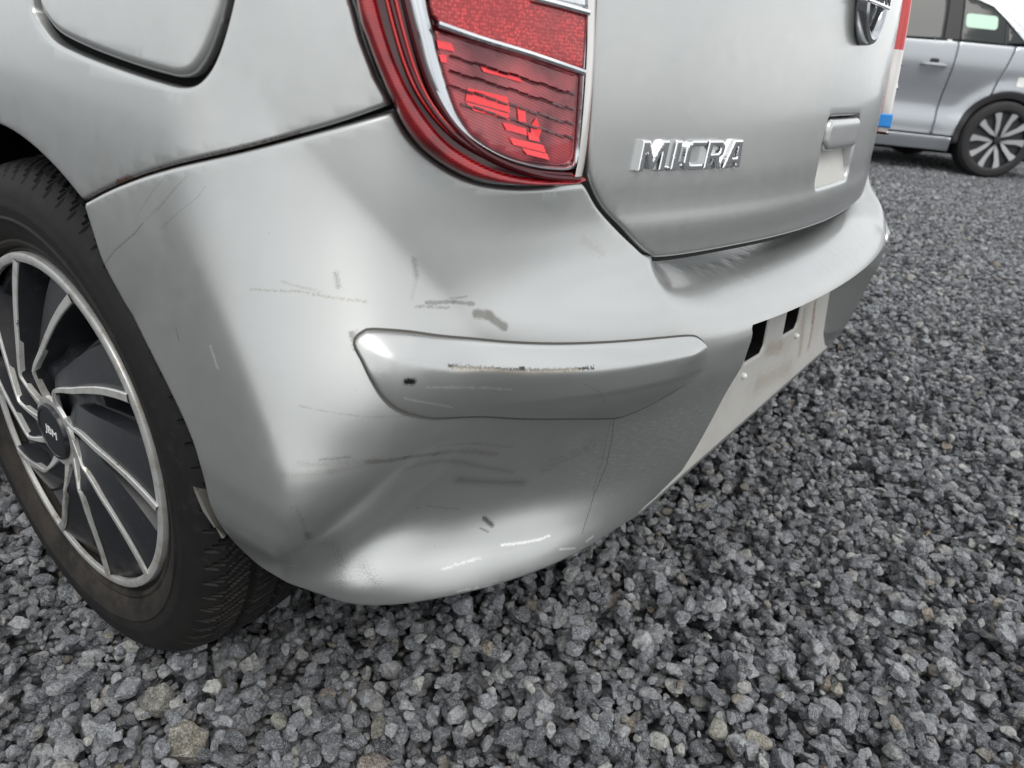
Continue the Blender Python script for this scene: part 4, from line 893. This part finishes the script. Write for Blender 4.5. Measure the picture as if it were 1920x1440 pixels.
def stone_mat(name='gravel_stone', inst=True, tint=None):
    m, n, b = mat_new(name); ob = node(n, 'ShaderNodeTexCoord').outputs['Object']
    if inst:
        at = node(n, 'ShaderNodeAttribute'); at.attribute_type = 'INSTANCER'; at.attribute_name = 'tone'; tone = at.outputs['Fac']
        at2 = node(n, 'ShaderNodeAttribute'); at2.attribute_type = 'INSTANCER'; at2.attribute_name = 'seedv'
        ad = node(n, 'ShaderNodeVectorMath'); ad.operation = 'ADD'; link(n, ob, ad.inputs[0]); link(n, at2.outputs['Vector'], ad.inputs[1]); ob = ad.outputs[0]
        base = ramp(n, tone, [(0, (.070, .078, .092)), (.30, (.185, .200, .228)), (.65, (.36, .378, .41)), (.90, (.56, .57, .58)), (.945, (.30, .295, .275)), (.965, (.36, .29, .20)), (.975, (.60, .60, .57)), (1, (.70, .70, .66))])
    else:
        rgb = node(n, 'ShaderNodeRGB'); rgb.outputs[0].default_value = (*tint, 1); base = rgb.outputs[0]
    # object coordinates are in unit-stone space (about 2 across)
    n1 = noise(n, ob, 2.6, 4, .7); n2 = noise(n, ob, 12, 3, .75)
    v = node(n, 'ShaderNodeTexVoronoi'); v.feature = 'DISTANCE_TO_EDGE'; v.inputs['Scale'].default_value = 2.0
    wv = node(n, 'ShaderNodeVectorMath'); wv.operation = 'MULTIPLY_ADD'
    nzc = node(n, 'ShaderNodeTexNoise'); nzc.inputs['Scale'].default_value = 2.3; nzc.inputs['Detail'].default_value = 2; link(n, ob, nzc.inputs['Vector']); link(n, nzc.outputs['Color'], wv.inputs[0]); wv.inputs[1].default_value = (1.4, 1.4, 1.4); link(n, ob, wv.inputs[2]); link(n, wv.outputs[0], v.inputs['Vector'])
    vein = ramp(n, v.outputs['Distance'], [(.0, (1, 1, 1)), (.07, (0, 0, 0))]); vein = math_n(n, 'MULTIPLY', vein, ramp(n, n1, [(.38, (0, 0, 0)), (.56, (1, 1, 1))]))
    dark = mixc(n, .68, base, (0, 0, 0)); lite = mixc(n, .5, base, (.62, .63, .64))
    col = mixc(n, ramp(n, n1, [(.35, (0, 0, 0)), (.68, (1, 1, 1))]), dark, base)
    col = mixc(n, ramp(n, n2, [(.50, (0, 0, 0)), (.66, (1, 1, 1))]), col, lite)
    col = mixc(n, math_n(n, 'MULTIPLY', vein, .8), col, (.62, .63, .64)); link(n, col, b.inputs['Base Color']); b.inputs['Roughness'].default_value = .72; b.inputs['Specular IOR Level'].default_value = .4
    bp = node(n, 'ShaderNodeBump'); bp.inputs['Strength'].default_value = .6; bp.inputs['Distance'].default_value = .10; link(n, math_n(n, 'ADD', n1, math_n(n, 'MULTIPLY', n2, .45)), bp.inputs['Height']); link(n, bp.outputs[0], b.inputs['Normal']); return m
SM = stone_mat()
def stone_mesh(i, rng, mat, sub=3):
    bmx = bmesh.new(); bmesh.ops.create_icosphere(bmx, subdivisions=sub, radius=1.0)
    V = np.array([v.co[:] for v in bmx.verts]); ax = np.array([1, rng.uniform(.66, .95), rng.uniform(.48, .78)])
    # crushed rock: intersection of random half-spaces, slightly softened
    R = np.full(len(V), 1.35); nrm = rng.normal(size=(rng.integers(8, 13), 3)); nrm /= np.linalg.norm(nrm, axis=1)[:, None]
    for nv in nrm:
        d = rng.uniform(.58, .95); c = V@nv; R = np.where(c > .05, np.minimum(R, d/np.maximum(c, .05)), R)
    W = V*R[:, None]; W += V*(np.sin(W@rng.normal(size=3)*6+rng.uniform(0, 6))*.018+np.sin(W@rng.normal(size=3)*11)*.012)[:, None]; W *= ax
    W /= np.abs(W[:, :2]).max()
    for v, w in zip(bmx.verts, W): v.co = w
    for f in bmx.faces: f.smooth = True
    me = bpy.data.meshes.new('stone'); bmx.to_mesh(me); bmx.free(); me.set_sharp_from_angle(angle=math.radians(22)); me.materials.append(mat); return me
protos = bpy.data.collections.new('stone_shapes'); NP = 14; prng = np.random.default_rng(3); shp = []
for i in range(NP):
    me = stone_mesh(i, prng, SM); o = bpy.data.objects.new('stone_shape_%02d' % i, me); protos.objects.link(o)
    co = np.empty(len(me.vertices)*3); me.vertices.foreach_get('co', co); shp.append(np.abs(co.reshape(-1, 3)).max(0))
shp = np.array(shp)
# area to cover: the view wedge on the ground, widened
def drop(x0, x1, y0, y1, mean, n, keep, cell=.0025, seed=1, layers=1.0):
    """drop stones one after another on to a height map"""
    rng = np.random.default_rng(seed); W = int((x1-x0)/cell)+1; H = int((y1-y0)/cell)+1; hm = np.full((H, W), GZ+.001)
    px = rng.uniform(x0, x1, n); py = rng.uniform(y0, y1, n); ok = keep(px, py); px, py = px[ok], py[ok]; n = len(px)
    size = mean*np.clip(rng.lognormal(0, .36, n), .42, 2.0)/2; idx = rng.integers(0, NP, n); yaw = rng.uniform(0, 2*math.pi, n); tx = rng.normal(0, .38, n); ty = rng.normal(0, .38, n); Z = np.empty(n)
    hz = size*shp[idx, 2]*(1+.5*np.abs(tx)+.4*np.abs(ty))
    for i in range(n):
        r = size[i]*.82; k = int(r/cell)+1; cx = int((px[i]-x0)/cell); cy = int((py[i]-y0)/cell)
        a0, a1, b0, b1 = max(cy-k, 0), min(cy+k+1, H), max(cx-k, 0), min(cx+k+1, W); sub = hm[a0:a1, b0:b1]
        dy = (np.arange(a0, a1)-cy)[:, None]*cell/r; dx = (np.arange(b0, b1)-cx)[None]*cell/r; q = dx*dx+dy*dy; ins = q < 1
        if not ins.any(): Z[i] = GZ; continue
        base = sub[ins]; z = base.mean()*.45+base.max()*.55+hz[i]*.72; Z[i] = z; top = z+hz[i]*np.sqrt(np.maximum(0, 1-q)); sub[ins] = np.maximum(sub, top)[ins]
    return px, py, Z, size, idx, yaw, tx, ty, hm
cdir = np.array([math.sin(YAW), math.cos(YAW)])
def wedge(px, py):
    dx, dy = px-CAM[0], py-CAM[1]; f = dx*cdir[0]+dy*cdir[1]; l = dx*cdir[1]-dy*cdir[0]
    return (f > -.15) & (np.abs(l) < .95*np.maximum(f, 0)+.55)
near = lambda x, y: wedge(x, y) & (((x-CAM[0])*cdir[0]+(y-CAM[1])*cdir[1]) < 2.6) & ~((np.abs(x) < .55) & (y > .45))
NEARB = (-1.75, 2.3, -2.6, 1.9); nA = (NEARB[1]-NEARB[0])*(NEARB[3]-NEARB[2])
P1 = drop(*NEARB, .0160, int(nA*13000), near, seed=4)
far = lambda x, y: wedge(x, y) & (((x-CAM[0])*cdir[0]+(y-CAM[1])*cdir[1]) >= 2.55) & (((x-CAM[0])*cdir[0]+(y-CAM[1])*cdir[1]) < 11) & ~((np.abs(x) < .55) & (y > .45) & (y < 3.3))
def scatter(n, x0, x1, y0, y1, mean, keep, seed):
    rng = np.random.default_rng(seed); px = rng.uniform(x0, x1, n); py = rng.uniform(y0, y1, n); ok = keep(px, py); px, py = px[ok], py[ok]; n = len(px)
    size = mean*np.clip(rng.lognormal(0, .3, n), .5, 2.2)/2
    return px, py, -.020+size*.7+rng.uniform(-.004, .012, n), size, rng.integers(0, NP, n), rng.uniform(0, 6.28, n), rng.normal(0, .4, n), rng.normal(0, .4, n), None
P2 = scatter(560000, 0, 11, -8, 9, .0180, far, 9)
GMAX = float(np.percentile(P1[2], 95))
cat_ = [np.concatenate([a, b]) for a, b in zip(P1[:8], P2[:8])]; px, py, Zs, size, idx, yaw, tx, ty = cat_; n = len(px)
# pull the near bed so that its general top lies at z = 0
med = np.median((P1[2]+P1[3]*.5)[len(P1[2])//2:]); Zs = Zs.copy(); Zs[:len(P1[0])] -= med-.006
# stones standing inside the tyres or lying in a chosen stone's place are left out
keepm = np.ones(n, bool)
inty = (px > -.835) & (px < -.645) & (np.hypot(py-HUB[1], Zs-HUB[2]) < .298); keepm &= ~inty
BIG = [  # pixel centre, across (m), tint, label
 ((352, 1390), .050, (.34, .31, .24), 'large angular buff stone', 0),
 ((300, 1310), .038, (.30, .29, .24), '', 0), ((708, 1362), .030, (.42, .40, .33), '', 1), ((1153, 1121), .030, (.36, .30, .25), '', 2), ((1278, 1082), .036, (.33, .31, .27), '', 3),
 ((1746, 1076), .026, (.46, .36, .20), '', 4), ((1742, 1000), .022, (.40, .28, .15), '', 5), ((1422, 1385), .036, (.52, .47, .38), '', 6), ((1232, 947), .022, (.62, .62, .58), '', 7), ((1346, 1370), .034, (.46, .44, .36), '', 8),
 ((1570, 1290), .032, (.50, .46, .36), '', 9), ((200, 1293), .024, (.62, .61, .55), '', 10), ((618, 1320), .018, (.72, .72, .68), '', 11), ((612, 1298), .024, (.33, .27, .22), '', 12), ((520, 1342), .030, (.45, .45, .38), '', 13), ((700, 1425), .040, (.30, .23, .19), '', 14)]
BL = ['large angular buff stone standing out of the dark gravel by the car', 'flat pale buff stone in the gravel next to the large angular stone', 'cream rounded stone with grey specks bedded in the dark gravel', 'pinkish brown rounded pebble in the gravel below the bumper', 'flat tan stone in the gravel below the dented bumper',
 'yellow ochre stone in grey gravel away from the car', 'brown ochre stone beside the yellow stone in the gravel', 'cream and buff lumpy stone in open gravel', 'small white rounded pebble close under the bumper corner', 'pale cream oblong stone in open gravel', 'buff cream stone with a rough top in open gravel',
 'white pebble in the gravel in front of the tyre', 'small bright white chip between dark stones', 'small pinkish stone beside a bright white chip', 'pale greenish grey stone in the gravel behind the tyre', 'dull reddish brown stone in the gravel']
for (pxl, sz, tint, _, k), lab in zip(BIG, BL):
    c = on_plane_z([pxl], .008)[0]; dd_ = np.hypot(px-c[0], py-c[1]); keepm &= ~((dd_ < sz*.42+size*.25) & (Zs > -.006))
    pm = stone_mat('stone_'+str(k), False, tint); me = stone_mesh(k, np.random.default_rng(50+k), pm)
    o = bpy.data.objects.new('stone', me); COL.objects.link(o); o.scale = (sz/2,)*3; o.location = (c[0], c[1], .004); o.rotation_euler = (random.uniform(-.25, .25), random.uniform(-.25, .25), random.uniform(0, 6)); tag(o, lab, 'stone', 'single pale stones in the gravel')
px, py, Zs, size, idx, yaw, tx, ty = [a[keepm] for a in (px, py, Zs, size, idx, yaw, tx, ty)]; n = len(px)
gm = bpy.data.meshes.new('gravel'); gm.vertices.add(n); gm.vertices.foreach_set('co', np.stack([px, py, Zs], 1).astype(np.float32).ravel())
def attr(nm, tp, data, key='value'):
    a = gm.attributes.new(nm, tp, 'POINT'); a.data.foreach_set(key, np.ascontiguousarray(data).ravel())
attr('rot', 'FLOAT_VECTOR', np.stack([tx, ty, yaw], 1).astype(np.float32), 'vector'); attr('scl', 'FLOAT', size.astype(np.float32)); attr('pick', 'INT', idx.astype(np.int32))
tone = RNG.random(n); attr('tone', 'FLOAT', tone.astype(np.float32)); attr('seedv', 'FLOAT_VECTOR', RNG.uniform(0, 40, (n, 3)).astype(np.float32), 'vector')
go = bpy.data.objects.new('gravel', gm); COL.objects.link(go); tag(go, 'dark grey crushed stone gravel covering the ground around both cars', 'gravel', kind='stuff'); gm.materials.append(SM)
gt = bpy.data.node_groups.new('scatter_stones', 'GeometryNodeTree'); gt.interface.new_socket('Geometry', in_out='INPUT', socket_type='NodeSocketGeometry'); gt.interface.new_socket('Geometry', in_out='OUTPUT', socket_type='NodeSocketGeometry')
gi = gt.nodes.new('NodeGroupInput'); go_ = gt.nodes.new('NodeGroupOutput'); iop = gt.nodes.new('GeometryNodeInstanceOnPoints'); ci = gt.nodes.new('GeometryNodeCollectionInfo'); ci.inputs['Collection'].default_value = protos; ci.inputs['Separate Children'].default_value = True; ci.inputs['Reset Children'].default_value = True
def named(nm, tp):
    x = gt.nodes.new('GeometryNodeInputNamedAttribute'); x.data_type = tp; x.inputs['Name'].default_value = nm; return x.outputs['Attribute']
er = gt.nodes.new('FunctionNodeEulerToRotation'); gt.links.new(named('rot', 'FLOAT_VECTOR'), er.inputs[0]); gt.links.new(er.outputs[0], iop.inputs['Rotation'])
gt.links.new(gi.outputs[0], iop.inputs['Points']); gt.links.new(ci.outputs[0], iop.inputs['Instance']); iop.inputs['Pick Instance'].default_value = True; gt.links.new(named('pick', 'INT'), iop.inputs['Instance Index']); gt.links.new(named('scl', 'FLOAT'), iop.inputs['Scale']); gt.links.new(iop.outputs[0], go_.inputs[0])
md = go.modifiers.new('stones', 'NODES'); md.node_group = gt
# ================================================================== THE PARKED CAR BEHIND
W2 = np.array([7.22, .49]); U2 = np.array([.571, -.821]); N2 = np.array([-.821, -.571])      # rear wheel, towards its rear, outward (to the camera)
car2 = empty('parked_car', (W2[0]-N2[0]*.8, W2[1]-N2[1]*.8, 0), math.atan2(U2[1], U2[0])); tag(car2, 'blue grey crossover car with black wheel-arch trim parked beyond the silver hatchback', 'car')
# local: +x towards the rear of that car, -y... outward side facing the hatchback at y = -0.86
SY = -1 if (np.array([-math.sin(math.atan2(U2[1], U2[0])), math.cos(math.atan2(U2[1], U2[0]))])@N2) < 0 else 1
_p2 = hermite([.15, .22, .30, .34, .44, .54, .66, .80, .92, 1.02, 1.08, 1.12, 1.25, 1.48, 1.6], [-.05, -.03, -.010, -.014, -.016, -.040, -.034, -.012, 0, -.010, -.024, -.042, -.10, -.22, -.30])
def side2(sgn):
    def fn(u, z, off):
        a = np.asarray(u); end = np.clip((np.abs(a+1.32)-1.55)/.62, 0, 1)**2.2*.32
        r = np.hypot(a, z-.33); fl = .03*np.clip((.52-r)/.10, 0, 1)**1.5; r2 = np.hypot(a+2.58, z-.33); fl = fl+.03*np.clip((.52-r2)/.10, 0, 1)**1.5
        crease = .016*np.clip((.34-np.abs(z-.50))/.2, 0, 1)*0
        y = .86+_p2(z)-end+fl+off+crease
        return np.stack([a+0*y, sgn*y, z+0*y], -1)
    return fn
M['p2'] = simple('blue_grey_paint', (.36, .38, .405), .30, .5, .8, .04); M['trim2'] = simple('matt_black_trim', (.014, .014, .016), .6); M['gl2'] = simple('tinted_window', (.030, .036, .036), .05, 0, 0, spec=.25)
M['alloy'] = simple('alloy_wheel', (.50, .51, .52), .3, .6); M['rub2'] = simple('rubber', (.016, .016, .017), .7)
def arcp(cx, r, a0, a1, n=24): return [(cx+r*math.cos(t), .33+r*math.sin(t)) for t in np.linspace(math.radians(a0), math.radians(a1), n)]
for sgn in (SY, -SY):
    fn = side2(sgn); P2n = lambda nm, poly, mt, **k: panel(nm, np.array(poly, float), fn, mt, car2, **{**dict(step=.035, bstep=.02, roll=.008, hem=.02), **k})
    belt = lambda u: 1.09+.012*np.clip((u+1.2)/1.2, 0, 1)
    P2n('rear_door', [(-.59, .325), (-.41, .325)]+arcp(0, .41, 178, 118, 14)+[(-.17, .80), (-.10, belt(-.1)), (-.59, belt(-.6))], M['p2'])
    P2n('front_door', [(-1.72, .325), (-.60, .325), (-.60, belt(-.6)), (-1.68, 1.06), (-1.75, .75)], M['p2'])
    P2n('quarter_panel', arcp(0, .41, 116, 12, 22)+[(.62, .40), (.80, .45), (.82, .80), (.70, 1.02), (.36, 1.08), (.16, 1.12), (-.09, belt(-.1)), (-.16, .80)], M['p2'])
    P2n('front_wing', [(-1.76, .325)]+arcp(-2.58, .41, 2, 168, 30)+[(-3.2, .45), (-3.3, .70), (-3.0, .90), (-2.5, 1.02), (-1.69, 1.06), (-1.76, .75)], M['p2'])
    P2n('sill', [(-2.1, .19), (-.40, .19), (-.42, .312), (-2.1, .312)], M['p2'])
    for cx in (0, -2.58): P2n('arch_trim', arcp(cx, .408, 190, -8, 30)+arcp(cx, .352, -8, 190, 30), M['trim2'], step=.03, bstep=.02)
    P2n('front_window', [(-1.62, 1.07), (-.735, 1.103), (-.715, 1.47), (-1.15, 1.49), (-1.4, 1.36)], M['gl2'])
    P2n('pillar_trim', [(-.73, 1.103), (-.59, 1.106), (-.585, 1.47), (-.71, 1.475)], M['trim2'])
    P2n('rear_window', [(-.585, 1.106), (-.20, 1.11), (-.205, 1.295), (-.33, 1.385), (-.45, 1.425), (-.58, 1.46)], M['gl2'])
    P2n('corner_window', [(-.172, 1.115), (-.02, 1.13), (-.155, 1.245), (-.18, 1.265)], M['gl2']); P2n('window_divider', [(-.198, 1.112), (-.174, 1.112), (-.182, 1.265), (-.203, 1.285)], M['trim2'], step=.02, bstep=.01, roll=.003)
    P2n('roof_rail', [(-1.45, 1.36), (-1.16, 1.50), (-.72, 1.485), (-.45, 1.435), (-.325, 1.395), (-.195, 1.295), (-.02, 1.14), (.14, 1.125), (.10, 1.15), (-.10, 1.30), (-.24, 1.395), (-.40, 1.462), (-.75, 1.54), (-1.2, 1.57), (-1.5, 1.38)], M['p2'])
    if sgn == SY: P2n('window_green_patch', rrect(-.56, -.28, 1.215, 1.325, .03), simple('pale_green', (.42, .62, .50), .4), step=.04, bstep=.02, roll=0, hem=0, prof=lambda V, d: .004+0*d)  # patch added outside the glass for a pale green thing seen through it
    hz = .895; v, f = tube([fn(np.array(u), np.array(hz), np.array(o))+[0, 0, 0] for u, o in ((-.875, .0), (-.86, .03), (-.81, .038), (-.72, .036), (-.675, .028), (-.66, .0))], [.012, .014, .017, .017, .014, .012], 10); mesh_obj('door_handle', v, f, M['p2'], car2)
    cup = rrect(-.81, -.73, hz+.010, hz+.05, .015); P2n('handle_recess', cup, M['trim2'], step=.02, bstep=.01, roll=0, hem=0, prof=lambda V, d: .002+0*d)
    if sgn == SY: P2n('fuel_sticker', rrect(.0, .07, .785, .865, .01), M['white'], step=.03, bstep=.02, roll=0, hem=0, prof=lambda V, d: .003+0*d)
    # wheels
    for cx in (0, -2.58):
        prof = [(.66, .20), (.70, .31), (.72, .333), (.86, .333), (.885, .31), (.892, .27), (.885, .248), (.875, .240)]; vs, fs = [], []; n = 64; k = len(prof)
        for i in range(n):
            a = 2*math.pi*i/n
            for y, r in prof: vs.append((cx+r*math.cos(a), sgn*y, .33+r*math.sin(a)))
        for i in range(n):
            for j in range(k-1): fs.append((i*k+j, i*k+j+1, ((i+1) % n)*k+j+1, ((i+1) % n)*k+j))
        w2 = mesh_obj('wheel', vs, fs, M['rub2'], car2)
        vs = [(cx+.240*math.cos(2*math.pi*i/n), sgn*.855, .33+.240*math.sin(2*math.pi*i/n)) for i in range(n)]+[(cx, sgn*.85, .33)]; mesh_obj('rim_back', vs, [(i, (i+1) % n, n) for i in range(n)], M['trim2'], w2)
        for q in range(5):
            a0 = 2*math.pi*q/5+.3
            for sg2 in (-1, 1):
                pts = [(.03, sg2*.02), (.10, sg2*.018), (.232, sg2*.045), (.238, sg2*.115), (.165, sg2*.072), (.07, sg2*.045)]; vs = []
                for y in (.880, .865):
                    for (r, t) in pts: vs.append((cx+r*math.cos(a0)-t*math.sin(a0), sgn*(y-.010*(1-r/.21)), .33+r*math.sin(a0)+t*math.cos(a0)))
                fs = [tuple(range(6)), tuple(range(6, 12))[::-1]]+[(i, i+6, (i+1) % 6+6, (i+1) % 6) for i in range(6)]; mesh_obj('alloy_spoke', vs, fs, M['alloy'], w2, smooth=False)
        v, f = tube([(cx, sgn*.86, .33), (cx, sgn*.883, .33), (cx, sgn*.886, .33)], [.035, .035, .025], 20); mesh_obj('hub_cap', v, f, M['trim2'], w2)
v, f = box((-1.3, 0, .50), (1.95, .72, .34)); mesh_obj('floor_pan', v, f, M['void'], car2, smooth=False)
def sheet2(name, rows, mat):
    vs, fs = [], []; n = 13
    for (x, z, hw) in rows:
        for t in np.linspace(-1, 1, n): vs.append((x, hw*t, z-.03*t*t))
    for i in range(len(rows)-1):
        for j in range(n-1): k = i*n+j; fs.append((k, k+n, k+n+1, k+1))
    mesh_obj(name, vs, fs, mat, car2)
sheet2('roof', [(-.30, 1.44, .62), (-.75, 1.555, .62), (-1.2, 1.585, .62), (-1.5, 1.50, .60)], M['p2'])
sheet2('windscreen', [(-1.5, 1.50, .60), (-2.3, 1.05, .72)], M['gl2']); sheet2('bonnet', [(-2.3, 1.05, .72), (-3.0, .95, .72), (-3.35, .74, .66)], M['p2'])
sheet2('tailgate_window', [(.14, 1.14, .66), (-.08, 1.30, .63), (-.30, 1.44, .62)][::-1], M['gl2']); sheet2('tailgate', [(.14, 1.14, .66), (.62, 1.05, .66), (.78, .80, .68), (.80, .45, .68), (.70, .25, .64)], M['p2'])
sheet2('front_bumper', [(-3.35, .74, .66), (-3.45, .55, .64), (-3.40, .25, .62)][::-1], M['trim2'])
